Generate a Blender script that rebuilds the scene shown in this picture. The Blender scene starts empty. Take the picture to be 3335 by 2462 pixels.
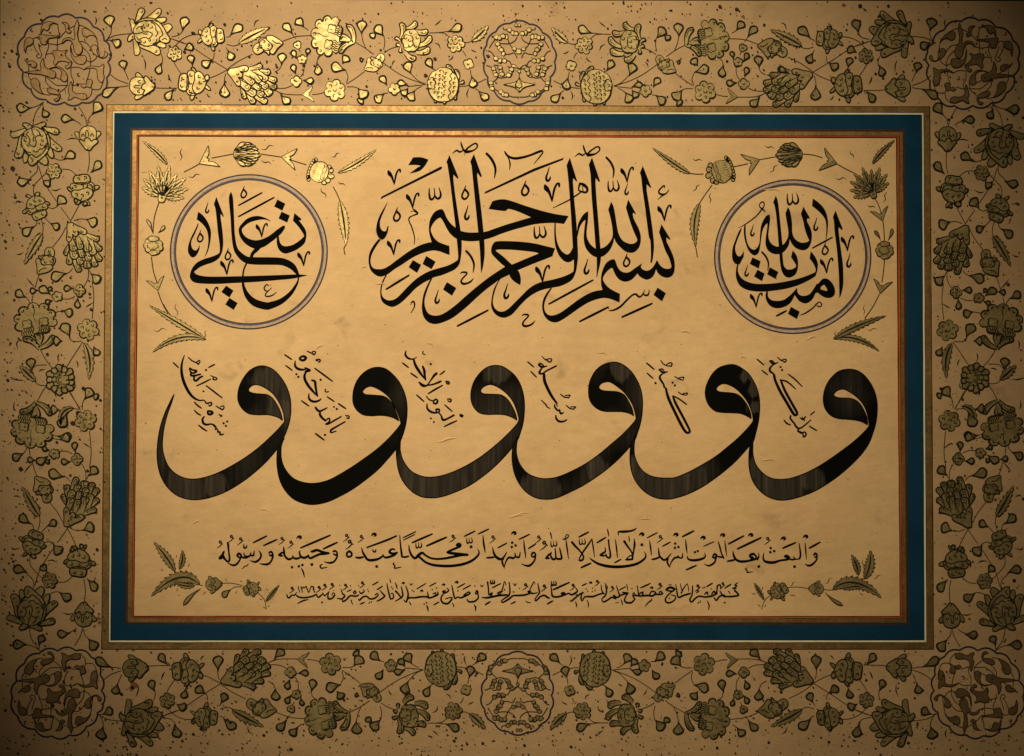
import bpy, math, random
from mathutils import Vector, Matrix, noise
from mathutils.geometry import tessellate_polygon

# ---------------------------------------------------------------- camera
scene = bpy.context.scene
COL = scene.collection
S = 0.0003                       # metres on the sheet for one picture element of the survey
FPX = 2780.0
W0, H0 = 3335.0, 2462.0
D0 = FPX * S
pitch, yaw, roll = math.radians(0.93), math.radians(-0.24), math.radians(-0.07)
f = Vector((math.sin(-yaw), math.cos(yaw) * math.cos(pitch), math.sin(pitch))).normalized()
r = f.cross(Vector((0, 0, 1))).normalized()
u = r.cross(f).normalized()
rr = r * math.cos(roll) - u * math.sin(roll)
uu = r * math.sin(roll) + u * math.cos(roll)
CAMPOS = Vector((0, 0, 0)) - f * D0
cam_data = bpy.data.cameras.new("camera")
cam_data.sensor_width = 36.0
cam_data.lens = 36.0 * FPX / W0
cam_data.clip_start = 0.01
cam_data.clip_end = 50
cam = bpy.data.objects.new("camera", cam_data)
COL.objects.link(cam)
cam.matrix_world = Matrix(((rr.x, uu.x, -f.x, CAMPOS.x), (rr.y, uu.y, -f.y, CAMPOS.y),
                           (rr.z, uu.z, -f.z, CAMPOS.z), (0, 0, 0, 1)))
scene.camera = cam

def wp(x, y, h=0.0):
    """survey coordinates on the sheet -> a point of the upright panel, h metres proud of it"""
    d = f + rr * ((x - W0 / 2) / FPX) + uu * ((H0 / 2 - y) / FPX)
    t = -CAMPOS.y / d.y
    p = CAMPOS + d * t
    return (p.x, -h, p.z)

# ---------------------------------------------------------------- light of the gallery
world = bpy.data.worlds.new("World")
scene.world = world
world.use_nodes = True
bg = world.node_tree.nodes["Background"]
bg.inputs[0].default_value = (1.0, 0.78, 0.52, 1)
bg.inputs[1].default_value = 0.022

def spot(name, loc, aim, power, size_deg, blend, radius, colour):
    l = bpy.data.lights.new(name, 'SPOT')
    l.energy = power; l.spot_size = math.radians(size_deg); l.spot_blend = blend
    l.shadow_soft_size = radius; l.color = colour
    o = bpy.data.objects.new(name, l)
    COL.objects.link(o)
    o.location = loc
    o.rotation_euler = (Vector(aim) - Vector(loc)).to_track_quat('-Z', 'Y').to_euler()
    return o
spot("gallery_spotlight", (-0.50, -1.25, 0.80), (-0.06, 0, 0.11), 133.0, 46.5, 1.0, 0.05, (1.0, 0.83, 0.58))

scene.view_settings.view_transform = 'Standard'
scene.view_settings.look = 'None'
scene.view_settings.exposure = 0.0
scene.view_settings.gamma = 1.0

# ---------------------------------------------------------------- materials
def mat(name, build):
    m = bpy.data.materials.new(name)
    m.use_nodes = True
    nt = m.node_tree
    b = nt.nodes["Principled BSDF"]
    build(nt, b)
    return m
def objco(nt, scale=(1, 1, 1)):
    tc = nt.nodes.new("ShaderNodeTexCoord")
    mp = nt.nodes.new("ShaderNodeMapping")
    mp.inputs["Scale"].default_value = scale
    nt.links.new(tc.outputs["Object"], mp.inputs[0])
    return mp.outputs[0]
def nz(nt, co, scale, detail=4, rough=0.55, dist=0.0):
    n = nt.nodes.new("ShaderNodeTexNoise")
    n.inputs["Scale"].default_value = scale
    n.inputs["Detail"].default_value = detail
    n.inputs["Roughness"].default_value = rough
    n.inputs["Distortion"].default_value = dist
    nt.links.new(co, n.inputs["Vector"])
    return n.outputs[0]
def ramp(nt, fac, stops):
    n = nt.nodes.new("ShaderNodeValToRGB")
    cr = n.color_ramp
    while len(cr.elements) < len(stops): cr.elements.new(0.5)
    for e, (p, c) in zip(cr.elements, stops):
        e.position = p; e.color = (c[0], c[1], c[2], 1)
    nt.links.new(fac, n.inputs[0])
    return n.outputs[0]
def mix(nt, fac, a, b, mode='MIX'):
    n = nt.nodes.new("ShaderNodeMix"); n.data_type = 'RGBA'; n.blend_type = mode
    if isinstance(fac, float): n.inputs[0].default_value = fac
    else: nt.links.new(fac, n.inputs[0])
    for s, v in ((6, a), (7, b)):
        if isinstance(v, tuple): n.inputs[s].default_value = (v[0], v[1], v[2], 1)
        else: nt.links.new(v, n.inputs[s])
    return n.outputs[2]
def bump(nt, b, h, strength, dist):
    n = nt.nodes.new("ShaderNodeBump")
    n.inputs["Strength"].default_value = strength
    n.inputs["Distance"].default_value = dist
    nt.links.new(h, n.inputs["Height"])
    nt.links.new(n.outputs[0], b.inputs["Normal"])
def paper(cols, cloud, stain):
    def go(nt, b):
        co = objco(nt)
        fib = objco(nt, (1, 1, 1.7))
        c1 = ramp(nt, nz(nt, fib, 9, 5, 0.6, 0.3), [(0.32, cols[0]), (0.5, cols[1]), (0.68, cols[2])])
        c2 = ramp(nt, nz(nt, fib, 60, 5, 0.7), [(0.3, (1 - cloud,) * 3), (0.7, (1 + cloud * .4,) * 3)])
        c = mix(nt, 1.0, c1, c2, 'MULTIPLY')
        sp = ramp(nt, nz(nt, co, 34, 3, 0.5, 0.5), [(0.64, (0, 0, 0)), (0.76, (stain,) * 3)])
        c = mix(nt, sp, c, tuple(v * 0.62 for v in cols[0]))
        g = ramp(nt, nz(nt, co, 900, 2, 0.6), [(0.3, (0.93,) * 3), (0.7, (1.05,) * 3)])
        c = mix(nt, 1.0, c, g, 'MULTIPLY')
        nt.links.new(c, b.inputs["Base Color"])
        b.inputs["Roughness"].default_value = 0.75
        b.inputs["Specular IOR Level"].default_value = 0.25
        bump(nt, b, nz(nt, fib, 45, 6, 0.6), 0.6, 0.0013)
    return go
def plain(col, rough=0.7, spec=0.3, vary=0.15, scale=120, metal=0.0):
    def go(nt, b):
        co = objco(nt)
        c = ramp(nt, nz(nt, co, scale, 4, 0.6), [(0.3, tuple(v * (1 - vary) for v in col)), (0.7, tuple(v * (1 + vary) for v in col))])
        nt.links.new(c, b.inputs["Base Color"])
        b.inputs["Roughness"].default_value = rough
        b.inputs["Specular IOR Level"].default_value = spec
        b.inputs["Metallic"].default_value = metal
        if metal > 0: bump(nt, b, nz(nt, co, 500, 3, 0.6), 0.25, 0.0004)
    return go
THIN = ((600, 1595, 75), (700, 1580, 40), (880, 1240, 55), (920, 1330, 40), (1400, 1585, 95), (1340, 1530, 50), (1480, 1565, 50), (1760, 1595, 60), (1935, 1525, 42), (1620, 1215, 38), (2020, 1195, 40), (2160, 1590, 90), (2090, 1520, 45), (2260, 1560, 45), (2425, 1225, 26), (2450, 1270, 26), (2460, 1330, 26), (2530, 1590, 95), (2460, 1530, 45), (2640, 1570, 40))
def streaky(nt, b):
    co = objco(nt, (1, 1, 0.035))
    streak = nz(nt, co, 210, 4, 0.7)
    cloud = nz(nt, objco(nt, (1, 1, 0.7)), 11, 2, 0.5)
    m1 = ramp(nt, cloud, [(0.50, (0, 0, 0)), (0.66, (0.7, 0.7, 0.7))])
    tc = nt.nodes.new("ShaderNodeTexCoord")
    wob = nz(nt, objco(nt, (1, 1, .25)), 60, 3, 0.6)
    for x, y, rad in THIN:                       # where the pen had run nearly dry
        dn = nt.nodes.new("ShaderNodeVectorMath"); dn.operation = 'DISTANCE'
        nt.links.new(tc.outputs["Object"], dn.inputs[0]); q = wp(x, y); dn.inputs[1].default_value = (q[0], q[1], q[2])
        ad = nt.nodes.new("ShaderNodeMath"); ad.operation = 'MULTIPLY_ADD'; nt.links.new(wob, ad.inputs[0]); ad.inputs[1].default_value = 0.036
        nt.links.new(dn.outputs["Value"], ad.inputs[2])
        mr = nt.nodes.new("ShaderNodeMapRange"); nt.links.new(ad.outputs[0], mr.inputs[0])
        mr.inputs[1].default_value = rad * S * 1.15 + 0.018; mr.inputs[2].default_value = rad * S * .8 + 0.018
        mx = nt.nodes.new("ShaderNodeMath"); mx.operation = 'MAXIMUM'
        nt.links.new(m1, mx.inputs[0]); nt.links.new(mr.outputs[0], mx.inputs[1]); m1 = mx.outputs[0]
    c = ramp(nt, streak, [(0.3, (0.014, 0.012, 0.009)), (0.52, (0.032, 0.027, 0.020)), (0.75, (0.078, 0.062, 0.043))])
    nt.links.new(mix(nt, m1, (0.0028, 0.0027, 0.002), c), b.inputs["Base Color"])
    b.inputs["Roughness"].default_value = 0.7
    b.inputs["Specular IOR Level"].default_value = 0.03
def gilding(c0, c1, rough, metal):
    def go(nt, b):
        co = objco(nt)
        fine = nz(nt, co, 300, 4, 0.7); broad = nz(nt, co, 45, 3, 0.6)
        c = mix(nt, 1.0, ramp(nt, fine, [(0.3, c0), (0.7, c1)]), ramp(nt, broad, [(0.35, (0.72, 0.70, 0.66)), (0.65, (1.0, 1.0, 1.0))]), 'MULTIPLY')
        nt.links.new(c, b.inputs["Base Color"])
        rr_ = ramp(nt, nz(nt, co, 110, 4, 0.7), [(0.3, (rough - .10,) * 3), (0.7, (rough + .13,) * 3)])
        nt.links.new(rr_, b.inputs["Roughness"])
        b.inputs["Metallic"].default_value = metal
        bump(nt, b, nz(nt, co, 420, 4, 0.65), 0.3, 0.0006)
    return go
M = {}
M['inner'] = mat("aged_cream_paper", paper(((0.52, 0.343, 0.158), (0.572, 0.383, 0.180), (0.608, 0.410, 0.195)), 0.10, 0.6))
M['border'] = mat("pink_tan_marginal_paper", paper(((0.375, 0.247, 0.122), (0.412, 0.272, 0.136), (0.445, 0.298, 0.152)), 0.10, 0.5))
M['ink'] = mat("black_ink", plain((0.0028, 0.0026, 0.002), 0.8, 0.02, 0.3, 60))
M['line'] = mat("dark_outline_ink", plain((0.015, 0.015, 0.0075), 0.7, 0.05, 0.5, 160))
M['stemink'] = mat("brown_stem_ink", plain((0.040, 0.027, 0.013), 0.7, 0.05, 0.5, 160))
M['waw'] = mat("streaked_ink", streaky)
M['gilt'] = mat("shell_gold", gilding((0.33, 0.245, 0.098), (0.53, 0.415, 0.185), 0.57, 0.8))
M['rumi'] = mat("copper_gold", plain((0.27, 0.175, 0.08), 0.62, 0.5, 0.25, 160, 0.85))
M['scroll'] = mat("scroll_outline_ink", plain((0.034, 0.019, 0.009), 0.7, 0.05, 0.4, 160))
M['band'] = mat("burnished_gold_band", gilding((0.25, 0.145, 0.048), (0.44, 0.275, 0.10), 0.56, 0.80))
M['blue'] = mat("blue_band_paper", plain((0.0052, 0.033, 0.068), 0.75, 0.05, 0.16, 22))
M['cream'] = mat("cream_ruling", plain((0.62, 0.60, 0.42), 0.6, 0.2, 0.1, 80))
M['brown'] = mat("brown_ruling", plain((0.045, 0.018, 0.010), 0.6, 0.2, 0.3, 80))
M['red'] = mat("red_ruling", plain((0.42, 0.075, 0.018), 0.6, 0.1, 0.55, 7))
M['indigo'] = mat("indigo_outline", plain((0.016, 0.014, 0.030), 0.6, 0.2, 0.4, 120))
M['violet'] = mat("violet_ring_wash", plain((0.075, 0.055, 0.065), 0.6, 0.2, 0.4, 220))
M['ringpale'] = mat("silvery_ring_wash", plain((0.36, 0.265, 0.18), 0.6, 0.2, 0.25, 300))
M['speck'] = mat("dark_speck", plain((0.030, 0.016, 0.008), 0.7, 0.1, 0.6, 30))
M['stain'] = mat("brown_stain", plain((0.17, 0.085, 0.035), 0.8, 0.1, 0.4, 90))
M['board'] = mat("black_board", plain((0.012, 0.009, 0.006), 0.8, 0.1))

# ---------------------------------------------------------------- mesh helpers
def catmull(P, closed=False, sub=5):
    """P: list of tuples (x, y[, w], corner flag last)"""
    n = len(P); out = []
    rng = n if closed else n - 1
    for i in range(rng):
        p1, p2 = P[i], P[(i + 1) % n]
        p0 = P[i - 1] if (closed or i > 0) else p1
        p3 = P[(i + 2) % n] if (closed or i + 2 < n) else p2
        if p1[-1]: p0 = p1
        if p2[-1]: p3 = p2
        m = sub
        d = math.hypot(p2[0] - p1[0], p2[1] - p1[1])
        if d < 2.0: m = 1
        elif d < 7: m = 2
        elif d < 14: m = 3
        for j in range(m):
            t = j / m
            row = []
            for c in range(len(p1) - 1):
                a, b_, c_, d_ = p0[c], p1[c], p2[c], p3[c]
                row.append(0.5 * (2 * b_ + (c_ - a) * t + (2 * a - 5 * b_ + 4 * c_ - d_) * t * t + (3 * b_ - a - 3 * c_ + d_) * t ** 3))
            out.append(tuple(row))
    if not closed: out.append(tuple(P[-1][:-1]))
    return out

H = 5e-5
class Mesh:
    def __init__(s): s.v = []; s.f = []; s.m = []; s.mats = []; s.area = 0
    def mi(s, m):
        if m not in s.mats: s.mats.append(m)
        return s.mats.index(m)
    def fill(s, pts, z, m):
        if len(pts) < 3: return
        b = len(s.v); k = s.mi(m)
        s.v += [wp(x, y, z * H) for x, y in pts]
        try: tris = tessellate_polygon([[Vector((x, y, 0)) for x, y in pts]])
        except Exception: return
        for t in tris:
            s.f.append((b + t[0], b + t[1], b + t[2])); s.m.append(k)
        xs = [p[0] for p in pts]; ys = [p[1] for p in pts]
        s.area = max(s.area, (max(xs) - min(xs)) * (max(ys) - min(ys)))
    def ribbon(s, pts, z, m, closed=False):
        """pts: (x, y, w) already smooth"""
        q = [pts[0]]
        for p in pts[1:]:
            if math.hypot(p[0] - q[-1][0], p[1] - q[-1][1]) > 0.25: q.append(p)
        n = len(q)
        if n < 2: return
        b = len(s.v); k = s.mi(m)
        for i, p in enumerate(q):
            a = q[i - 1] if (i > 0 or closed) else p
            c = q[(i + 1) % n] if (i < n - 1 or closed) else p
            dx, dy = c[0] - a[0], c[1] - a[1]
            L = math.hypot(dx, dy) or 1.0
            nx, ny = -dy / L * p[2] / 2, dx / L * p[2] / 2
            s.v.append(wp(p[0] + nx, p[1] + ny, z * H)); s.v.append(wp(p[0] - nx, p[1] - ny, z * H))
        for i in range(n if closed else n - 1):
            j = (i + 1) % n
            s.f.append((b + 2 * i, b + 2 * i + 1, b + 2 * j + 1, b + 2 * j)); s.m.append(k)
        if not closed:
            for e, o in ((q[0], q[1]), (q[-1], q[-2])):      # rounded pen ends
                if e[2] > 1.2: s.disc(e[0], e[1], e[2] * 0.47, z - 0.06, m, 8)
        xs = [p[0] for p in q]; ys = [p[1] for p in q]
        s.area = max(s.area, (max(xs) - min(xs) + 2) * (max(ys) - min(ys) + 2))
    def disc(s, x, y, rad, z, m, n=8, jit=0.0):
        b = len(s.v); k = s.mi(m)
        for i in range(n):
            a = 2 * math.pi * i / n
            q = rad * (1 + random.uniform(-jit, jit))
            s.v.append(wp(x + math.cos(a) * q, y + math.sin(a) * q, z * H))
        s.f.append(tuple(range(b, b + n))); s.m.append(k)
    def ring(s, q0, q1, z, m):
        b = len(s.v); k = s.mi(m)
        N = 60
        def walk(q):
            o = []
            for e in range(4):
                a, c = q[e], q[(e + 1) % 4]
                o += [(a[0] + (c[0] - a[0]) * i / N, a[1] + (c[1] - a[1]) * i / N) for i in range(N)]
            return o
        A, B = walk(q0), walk(q1)
        wob = 0.35
        for i, (p, q) in enumerate(zip(A, B)):
            j = noise.noise(Vector((p[0] / 130, p[1] / 130, z * 3))) * .8
            k_ = noise.noise(Vector((q[0] / 110, q[1] / 110, z * 5 + 9))) * .8
            s.v.append(wp(p[0] + j, p[1] + j, z * H)); s.v.append(wp(q[0] + k_, q[1] + k_, z * H))
        n = len(A)
        for i in range(n):
            j = (i + 1) % n
            s.f.append((b + 2 * i, b + 2 * i + 1, b + 2 * j + 1, b + 2 * j)); s.m.append(k)
    def add(s, o):
        b = len(s.v); s.v += o.v
        for fc, mi_ in zip(o.f, o.m):
            s.f.append(tuple(b + i for i in fc)); s.m.append(s.mi(o.mats[mi_]))
    def build(s, name, parent=None, label=None, kind=None):
        if not s.v:                       # only gathers its words
            o = bpy.data.objects.new(name, None); COL.objects.link(o)
            if parent: o.parent = parent
            if label: o['label'] = label
            return o
        # origin at the middle of the piece, on the sheet
        xs = [v[0] for v in s.v]; zs = [v[2] for v in s.v]
        cx, cz = (min(xs) + max(xs)) / 2, (min(zs) + max(zs)) / 2
        wpar = parent.get('_o', (0, 0, 0)) if parent else (0, 0, 0)
        me = bpy.data.meshes.new(name)
        # texture space must stay continuous over the sheet, so the origin is left at the panel's own
        me.from_pydata(s.v, [], s.f)
        for m in s.mats: me.materials.append(M[m])
        me.polygons.foreach_set("material_index", s.m)
        me.update()
        o = bpy.data.objects.new(name, me)
        COL.objects.link(o)
        if parent: o.parent = parent
        if label: o['label'] = label
        if kind: o['kind'] = kind
        return o

# ---------------------------------------------------------------- pen context
class Pen:
    """ox, oy, k: origin and enlargement of the survey tile; local motif frame; warp: placement of a repeat"""
    def __init__(s, ox=0, oy=0, k=1.0, warp=None, frame=None):
        s.ox, s.oy, s.k, s.warp, s.fr = ox, oy, k, warp, frame
    def at(s, x, y):
        if s.fr:
            bx, by, ang, sc, fl = s.fr
            x *= fl
            ca, sa = math.cos(ang), math.sin(ang)
            x, y = bx + sc * (x * ca - y * sa), by + sc * (x * sa + y * ca)
        X, Y = s.ox + x / s.k, s.oy + y / s.k
        return s.warp(X, Y) if s.warp else (X, Y)
    def ws(s, w):
        return w / s.k * (s.fr[3] if s.fr else 1.0)
    def local(s, bx, by, tx, ty, length, flip=1):
        """frame with origin b whose +y runs to t; scaled so that `length` local units reach t"""
        dx, dy = tx - bx, ty - by
        L = math.hypot(dx, dy)
        return Pen(s.ox, s.oy, s.k, s.warp, (bx, by, math.atan2(-dx, dy), L / length, flip))
    def stroke(s, me, P, z, m):
        Q = [(*s.at(x, y), s.ws(w), False) for x, y, w in P]
        me.ribbon(catmull(Q), z, m)
    def line(s, me, w, xy, z, m, taper=0.0):
        pts = list(zip(xy[0::2], xy[1::2])); n = len(pts)
        P = []
        for i, (x, y) in enumerate(pts):
            t = i / (n - 1) if n > 1 else 0
            P.append((x, y, w * (1 - taper * abs(2 * t - 1) ** 2)))
        if n == 2 and taper:
            (x0, y0), (x1, y1) = pts
            P = [(x0 + (x1 - x0) * t, y0 + (y1 - y0) * t, w * (1 - taper * abs(2 * t - 1) ** 2)) for t in (0, .25, .5, .75, 1)]
        s.stroke(me, P, z, m)
    def poly(s, me, P, z, m, contour=None, cw=0):
        Q = [(*s.at(x, y), c) for x, y, c in P]
        C = catmull(Q, True, 6)
        me.fill(C, z, m)
        if contour: me.ribbon([(x, y, cw) for x, y in C], z + 0.3, contour, True)
        return C
    def tear(s, me, bx, by, tx, ty, w, z, m='gilt', l='line', lw=11, rib=True, side=1):
        dx, dy = tx - bx, ty - by
        L = math.hypot(dx, dy) or 1
        ex, ey = dx / L, dy / L
        nx, ny = -ey, ex
        bend = 0.06 * side * L
        n = 11; up = []; dn = []
        for i in range(n + 1):
            t = i / n
            h = w * 0.56 * (math.sin(math.pi * min(1, t) ** 2.2) ** 0.8 if 0 < t < 1 else 0.0)
            o = bend * math.sin(math.pi * t)
            up.append((bx + ex * L * t + nx * (h + o), by + ey * L * t + ny * (h + o)))
            dn.append((bx + ex * L * t + nx * (-h + o), by + ey * L * t + ny * (-h + o)))
        loop = up + dn[-2:0:-1]
        me.fill([s.at(*p) for p in loop], z, m)
        N = len(loop); rb = []
        for i, p in enumerate(loop):
            a = i / N
            wd = lw * (0.75 + 0.80 * max(0.0, math.sin(math.pi * a)) ** 1.5 + (0.25 if (i < n) == (side > 0) else 0.0))
            X, Y = s.at(*p)
            rb.append((X, Y, s.ws(wd)))
        me.ribbon(rb, z + 0.5, l, True)
        if rib:
            s.line(me, lw * 0.5, [bx, by, bx + ex * L * .35 + nx * bend * .6, by + ey * L * .35 + ny * bend * .6,
                                  bx + ex * L * .62 + nx * bend, by + ey * L * .62 + ny * bend], z + 0.6, 'stemink', 0.7)
    def lobe(s, me, bx, by, tx, ty, w, z, m='gilt', l='line', lw=14, bend=0.12):
        """broad petal: strap-like from its root, round at the tip, with a folded edge drawn inside"""
        dx, dy = tx - bx, ty - by
        L = math.hypot(dx, dy) or 1
        ex, ey = dx / L, dy / L
        nx, ny = -ey, ex
        n = 12; up = []; dn = []
        b_ = bend * L
        for i in range(n + 1):
            t = i / n
            h = w / 2 * (0.5 + 0.5 * t) if t < .78 else w / 2 * 0.9 * math.sqrt(max(0.0, 1 - ((t - .78) / .22) ** 2))
            o = b_ * math.sin(math.pi * t)
            up.append((bx + ex * L * t + nx * (h + o), by + ey * L * t + ny * (h + o)))
            dn.append((bx + ex * L * t + nx * (-h + o), by + ey * L * t + ny * (-h + o)))
        loop = up + dn[-2::-1]
        me.fill([s.at(*p) for p in loop], z, m)
        me.ribbon([(*s.at(*p), s.ws(lw * (0.6 + 0.7 * math.sin(math.pi * i / (len(loop) - 1))))) for i, p in enumerate(loop)], z + .5, l)
        q = [(bx + ex * L * t + nx * (o * w + b_ * math.sin(math.pi * t)), by + ey * L * t + ny * (o * w + b_ * math.sin(math.pi * t)), lw * wd) for t, o, wd in ((.35, .06, .3), (.6, .10, .6), (.78, .16, .75), (.84, 0, .7), (.76, -.14, .5))]
        if w * 1.0 > 48: s.stroke(me, q, z + .6, l)
    def scallop(s, me, cx, cy, rx, ry, n, z, m='gilt', l='line', lw=11, depth=0.16, ang=0.0, seed=0):
        rnd = random.Random(seed)
        pts = []
        K = n * 6
        amp = [1 + rnd.uniform(-.07, .07) for _ in range(n)]
        for i in range(K):
            a = 2 * math.pi * i / K
            j = int(i / 6) % n
            rad = (1 - depth + depth * abs(math.sin(n * a / 2)) ** 0.6) * amp[j]
            x, y = rx * rad * math.cos(a + ang), ry * rad * math.sin(a + ang)
            pts.append((cx + x, cy + y))
        me.fill([s.at(*p) for p in pts], z, m)
        me.ribbon([(*s.at(*p), s.ws(lw * (1.15 + 0.45 * math.sin(i * .37 + seed)))) for i, p in enumerate(pts)], z + 0.5, l, True)
    def hook(s, me, x, y, rad, z, w=9, a0=0.0, l='line'):
        w *= 1.4; P = [(x + rad * math.cos(a0 + t), y + rad * math.sin(a0 + t), w) for t in (0, .9, 1.8, 2.7, 3.5)]
        s.stroke(me, P, z, l)

def leaf_serrated(p, me, bx, by, cx, cy, tx, ty, w, z, m='gilt', l='line', teeth=7, lw=9, seed=1):
    rnd = random.Random(seed)
    n = teeth * 2
    up = []; dn = []
    mid = []
    for i in range(n + 1):
        t = i / n
        x = (1 - t) ** 2 * bx + 2 * t * (1 - t) * cx + t * t * tx
        y = (1 - t) ** 2 * by + 2 * t * (1 - t) * cy + t * t * ty
        dx = 2 * (1 - t) * (cx - bx) + 2 * t * (tx - cx); dy = 2 * (1 - t) * (cy - by) + 2 * t * (ty - cy)
        L = math.hypot(dx, dy) or 1
        nx, ny = -dy / L, dx / L
        h = w / 2 * math.sin(math.pi * t ** 0.8) ** 0.8 if 0 < t < 1 else 0
        hs = h * (1.0 if i % 2 else 0.66)
        sx, sy = dx / L * h * 0.35 * (1 if i % 2 else 0), dy / L * h * 0.35 * (1 if i % 2 else 0)
        up.append((x + nx * hs + sx, y + ny * hs + sy)); dn.append((x - nx * hs + sx, y - ny * hs + sy)); mid.append((x, y))
    loop = up + dn[-2:0:-1]
    me.fill([p.at(*q) for q in loop], z, m)
    me.ribbon([(*p.at(*q), p.ws(lw * 0.8)) for q in loop], z + 0.4, l, True)
    for side in (up, dn):
        for i in range(1, n, 2):
            a, b_ = side[i], mid[max(0, i - 1)]
            p.line(me, lw * 1.1, [a[0], a[1], a[0] + (b_[0] - a[0]) * .35, a[1] + (b_[1] - a[1]) * .35], z + 0.6, l, 0.5)
    P = [(x, y, lw * 2.3 * (math.sin(math.pi * min(1, i / n + .04)) ** .7 if i < n else 0.1) + 1.5) for i, (x, y) in enumerate(mid)]
    p.stroke(me, P[:-2], z + 0.7, l)

# ---------------------------------------------------------------- the panel and its repeats
panel = bpy.data.objects.new("calligraphy_panel", None)
COL.objects.link(panel)
panel.location = (0, 0, 0)
panel['label'] = "illuminated calligraphy panel with black Arabic script on cream paper, blue band and gilt floral border"
panel['category'] = "calligraphy"

POOL = {}                        # name -> list of (Mesh, label, [(child name, Mesh)])
def put(name, me, label=None, kids=None):
    if me.v or kids: POOL.setdefault(name, []).append((me, label, kids or []))
ZC = [0]
def zl():
    ZC[0] = (ZC[0] + 1) % 10
    return 8 + ZC[0] * 1.3

def traced(p, z, dx, dy, parts, body, strokes, hooks, cw=14):
    """pieces drawn over a survey tile, moved to a base at 0,0"""
    kids = []; me = Mesh()
    def P(t):
        v = [float(x) for x in t.split()]
        return [(x - dx, y - dy, False) for x, y in zip(v[0::2], v[1::2])]
    for i, t in enumerate(parts):
        nm, t = t.split(':')
        top = nm.endswith('+')
        k = Mesh(); p.poly(k, P(t), z + (2.6 if top else 0) + .12 * i, 'gilt', 'line', p.ws(cw * (.85 + .3 * ((i * 7) % 5) / 4))); kids.append((nm.rstrip('+'), k))
    p.poly(me, P(body), z + 1.6, 'gilt', 'line', p.ws(cw * .9))
    for t in strokes:
        p.stroke(me, [(x, y, 12.5) for x, y, c in P(t)], z + 4.3, 'line')
    for x, y in hooks: p.hook(me, x - dx, y - dy, 14, z + 4.3, 8.5, 0.4)
    return me, kids
def framed(p, vx, vy):
    """pen turned so that a motif traced with its axis along (vx, vy) lies along the local +y"""
    return Pen(p.ox, p.oy, p.k, p.warp, (p.fr[0], p.fr[1], p.fr[2] - p.fr[4] * math.atan2(-vx, vy), p.fr[3], p.fr[4]))
def m_bud2(p, z):
    """slim bud with a high round petal over two smaller ones"""
    return traced(framed(p, 125, -329), z, 480, 722, ("petal:540 500 545 430 570 395 620 393 658 430 658 485 640 520 590 530", "petal:640 505 674 540 662 590 640 615 590 600 595 540", "petal:545 490 490 503 470 495 462 515 485 540 500 590 560 580",
      "sepal+:480 725 450 718 447 640 430 560 450 533 485 545 500 600 530 617 570 608 625 612 643 645 600 690 540 712"), "500 590 500 540 540 500 600 490 645 520 650 570 625 610 560 620",
      ("575 500 600 470 622 485", "470 700 500 665 560 650"), ((600, 500), (515, 535), (550, 575), (620, 565), (600, 440)))
def m_lotus(p, z):
    """open lotus, base at 0,0, flower towards +y, 450 long"""
    return traced(framed(p, 45, 455), z, 390, 430, (
      "petal:380 440 300 448 200 478 142 495 133 522 165 555 230 545 290 505", "petal:275 520 235 560 215 650 190 730 180 770 205 800 250 795 282 760 292 710 275 640",
      "petal:500 430 620 438 690 450 714 482 700 518 665 524 600 498 540 470", "petal:575 530 640 590 700 640 742 680 735 718 690 722 635 690 595 640",
      "petal:575 680 572 740 600 792 640 802 648 762 625 690 600 660", "petal:300 740 280 810 295 852 326 846 345 780", "petal:450 820 510 872 555 887 582 850 562 790 520 760 470 790",
      "petal:400 460 340 470 310 430 285 412 290 383 340 385 385 415", "petal:400 450 410 415 470 395 515 372 552 375 556 405 520 432 460 470",
      "petal+:510 430 575 500 608 590 602 680 545 770 465 838 400 890 352 872 343 805 372 762 405 768 440 795 515 745 568 665 575 580 550 505"),
      "390 440 300 490 268 560 270 640 300 710 360 765 430 800 475 800 525 765 562 700 576 620 560 530 520 470 450 432",
      ("388 440 400 500 418 535 405 575 412 605", "350 490 322 520 350 545 370 600 355 630 420 668 442 615 430 570 448 540 484 530 478 490 448 465", "300 695 335 728 375 735", "400 712 445 730 492 688", "500 700 545 670 560 630", "375 800 400 830 385 850", "560 560 590 640 580 700", "300 505 265 580 265 650"),
      ((308, 535), (312, 590), (345, 645), (508, 530), (520, 590), (505, 640), (225, 745), (675, 490), (690, 680)))
def m_bud(p, z):
    """half-open bud, base at 0,0 (traced standing upside down)"""
    return traced(framed(p, 0, -1), z, 1070, 700, ("petal:985 590 930 545 908 490 930 472 968 500 1000 560", "petal:1150 590 1195 540 1230 498 1215 468 1178 475 1155 540",
      "sepal+:1070 700 1040 690 995 632 963 585 985 570 1025 590 1032 562 1062 547 1095 565 1112 590 1150 570 1192 580 1186 612 1140 652 1098 702"),
      "985 580 963 520 975 460 1010 420 1060 403 1120 410 1162 440 1177 500 1165 565 1110 600 1030 600",
      ("995 532 1000 503 1020 510 1026 532", "1046 540 1046 468 1058 458 1070 468 1080 530", "1104 530 1116 500 1130 506 1140 530", "1068 700 1072 675"), (), 14)
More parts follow.
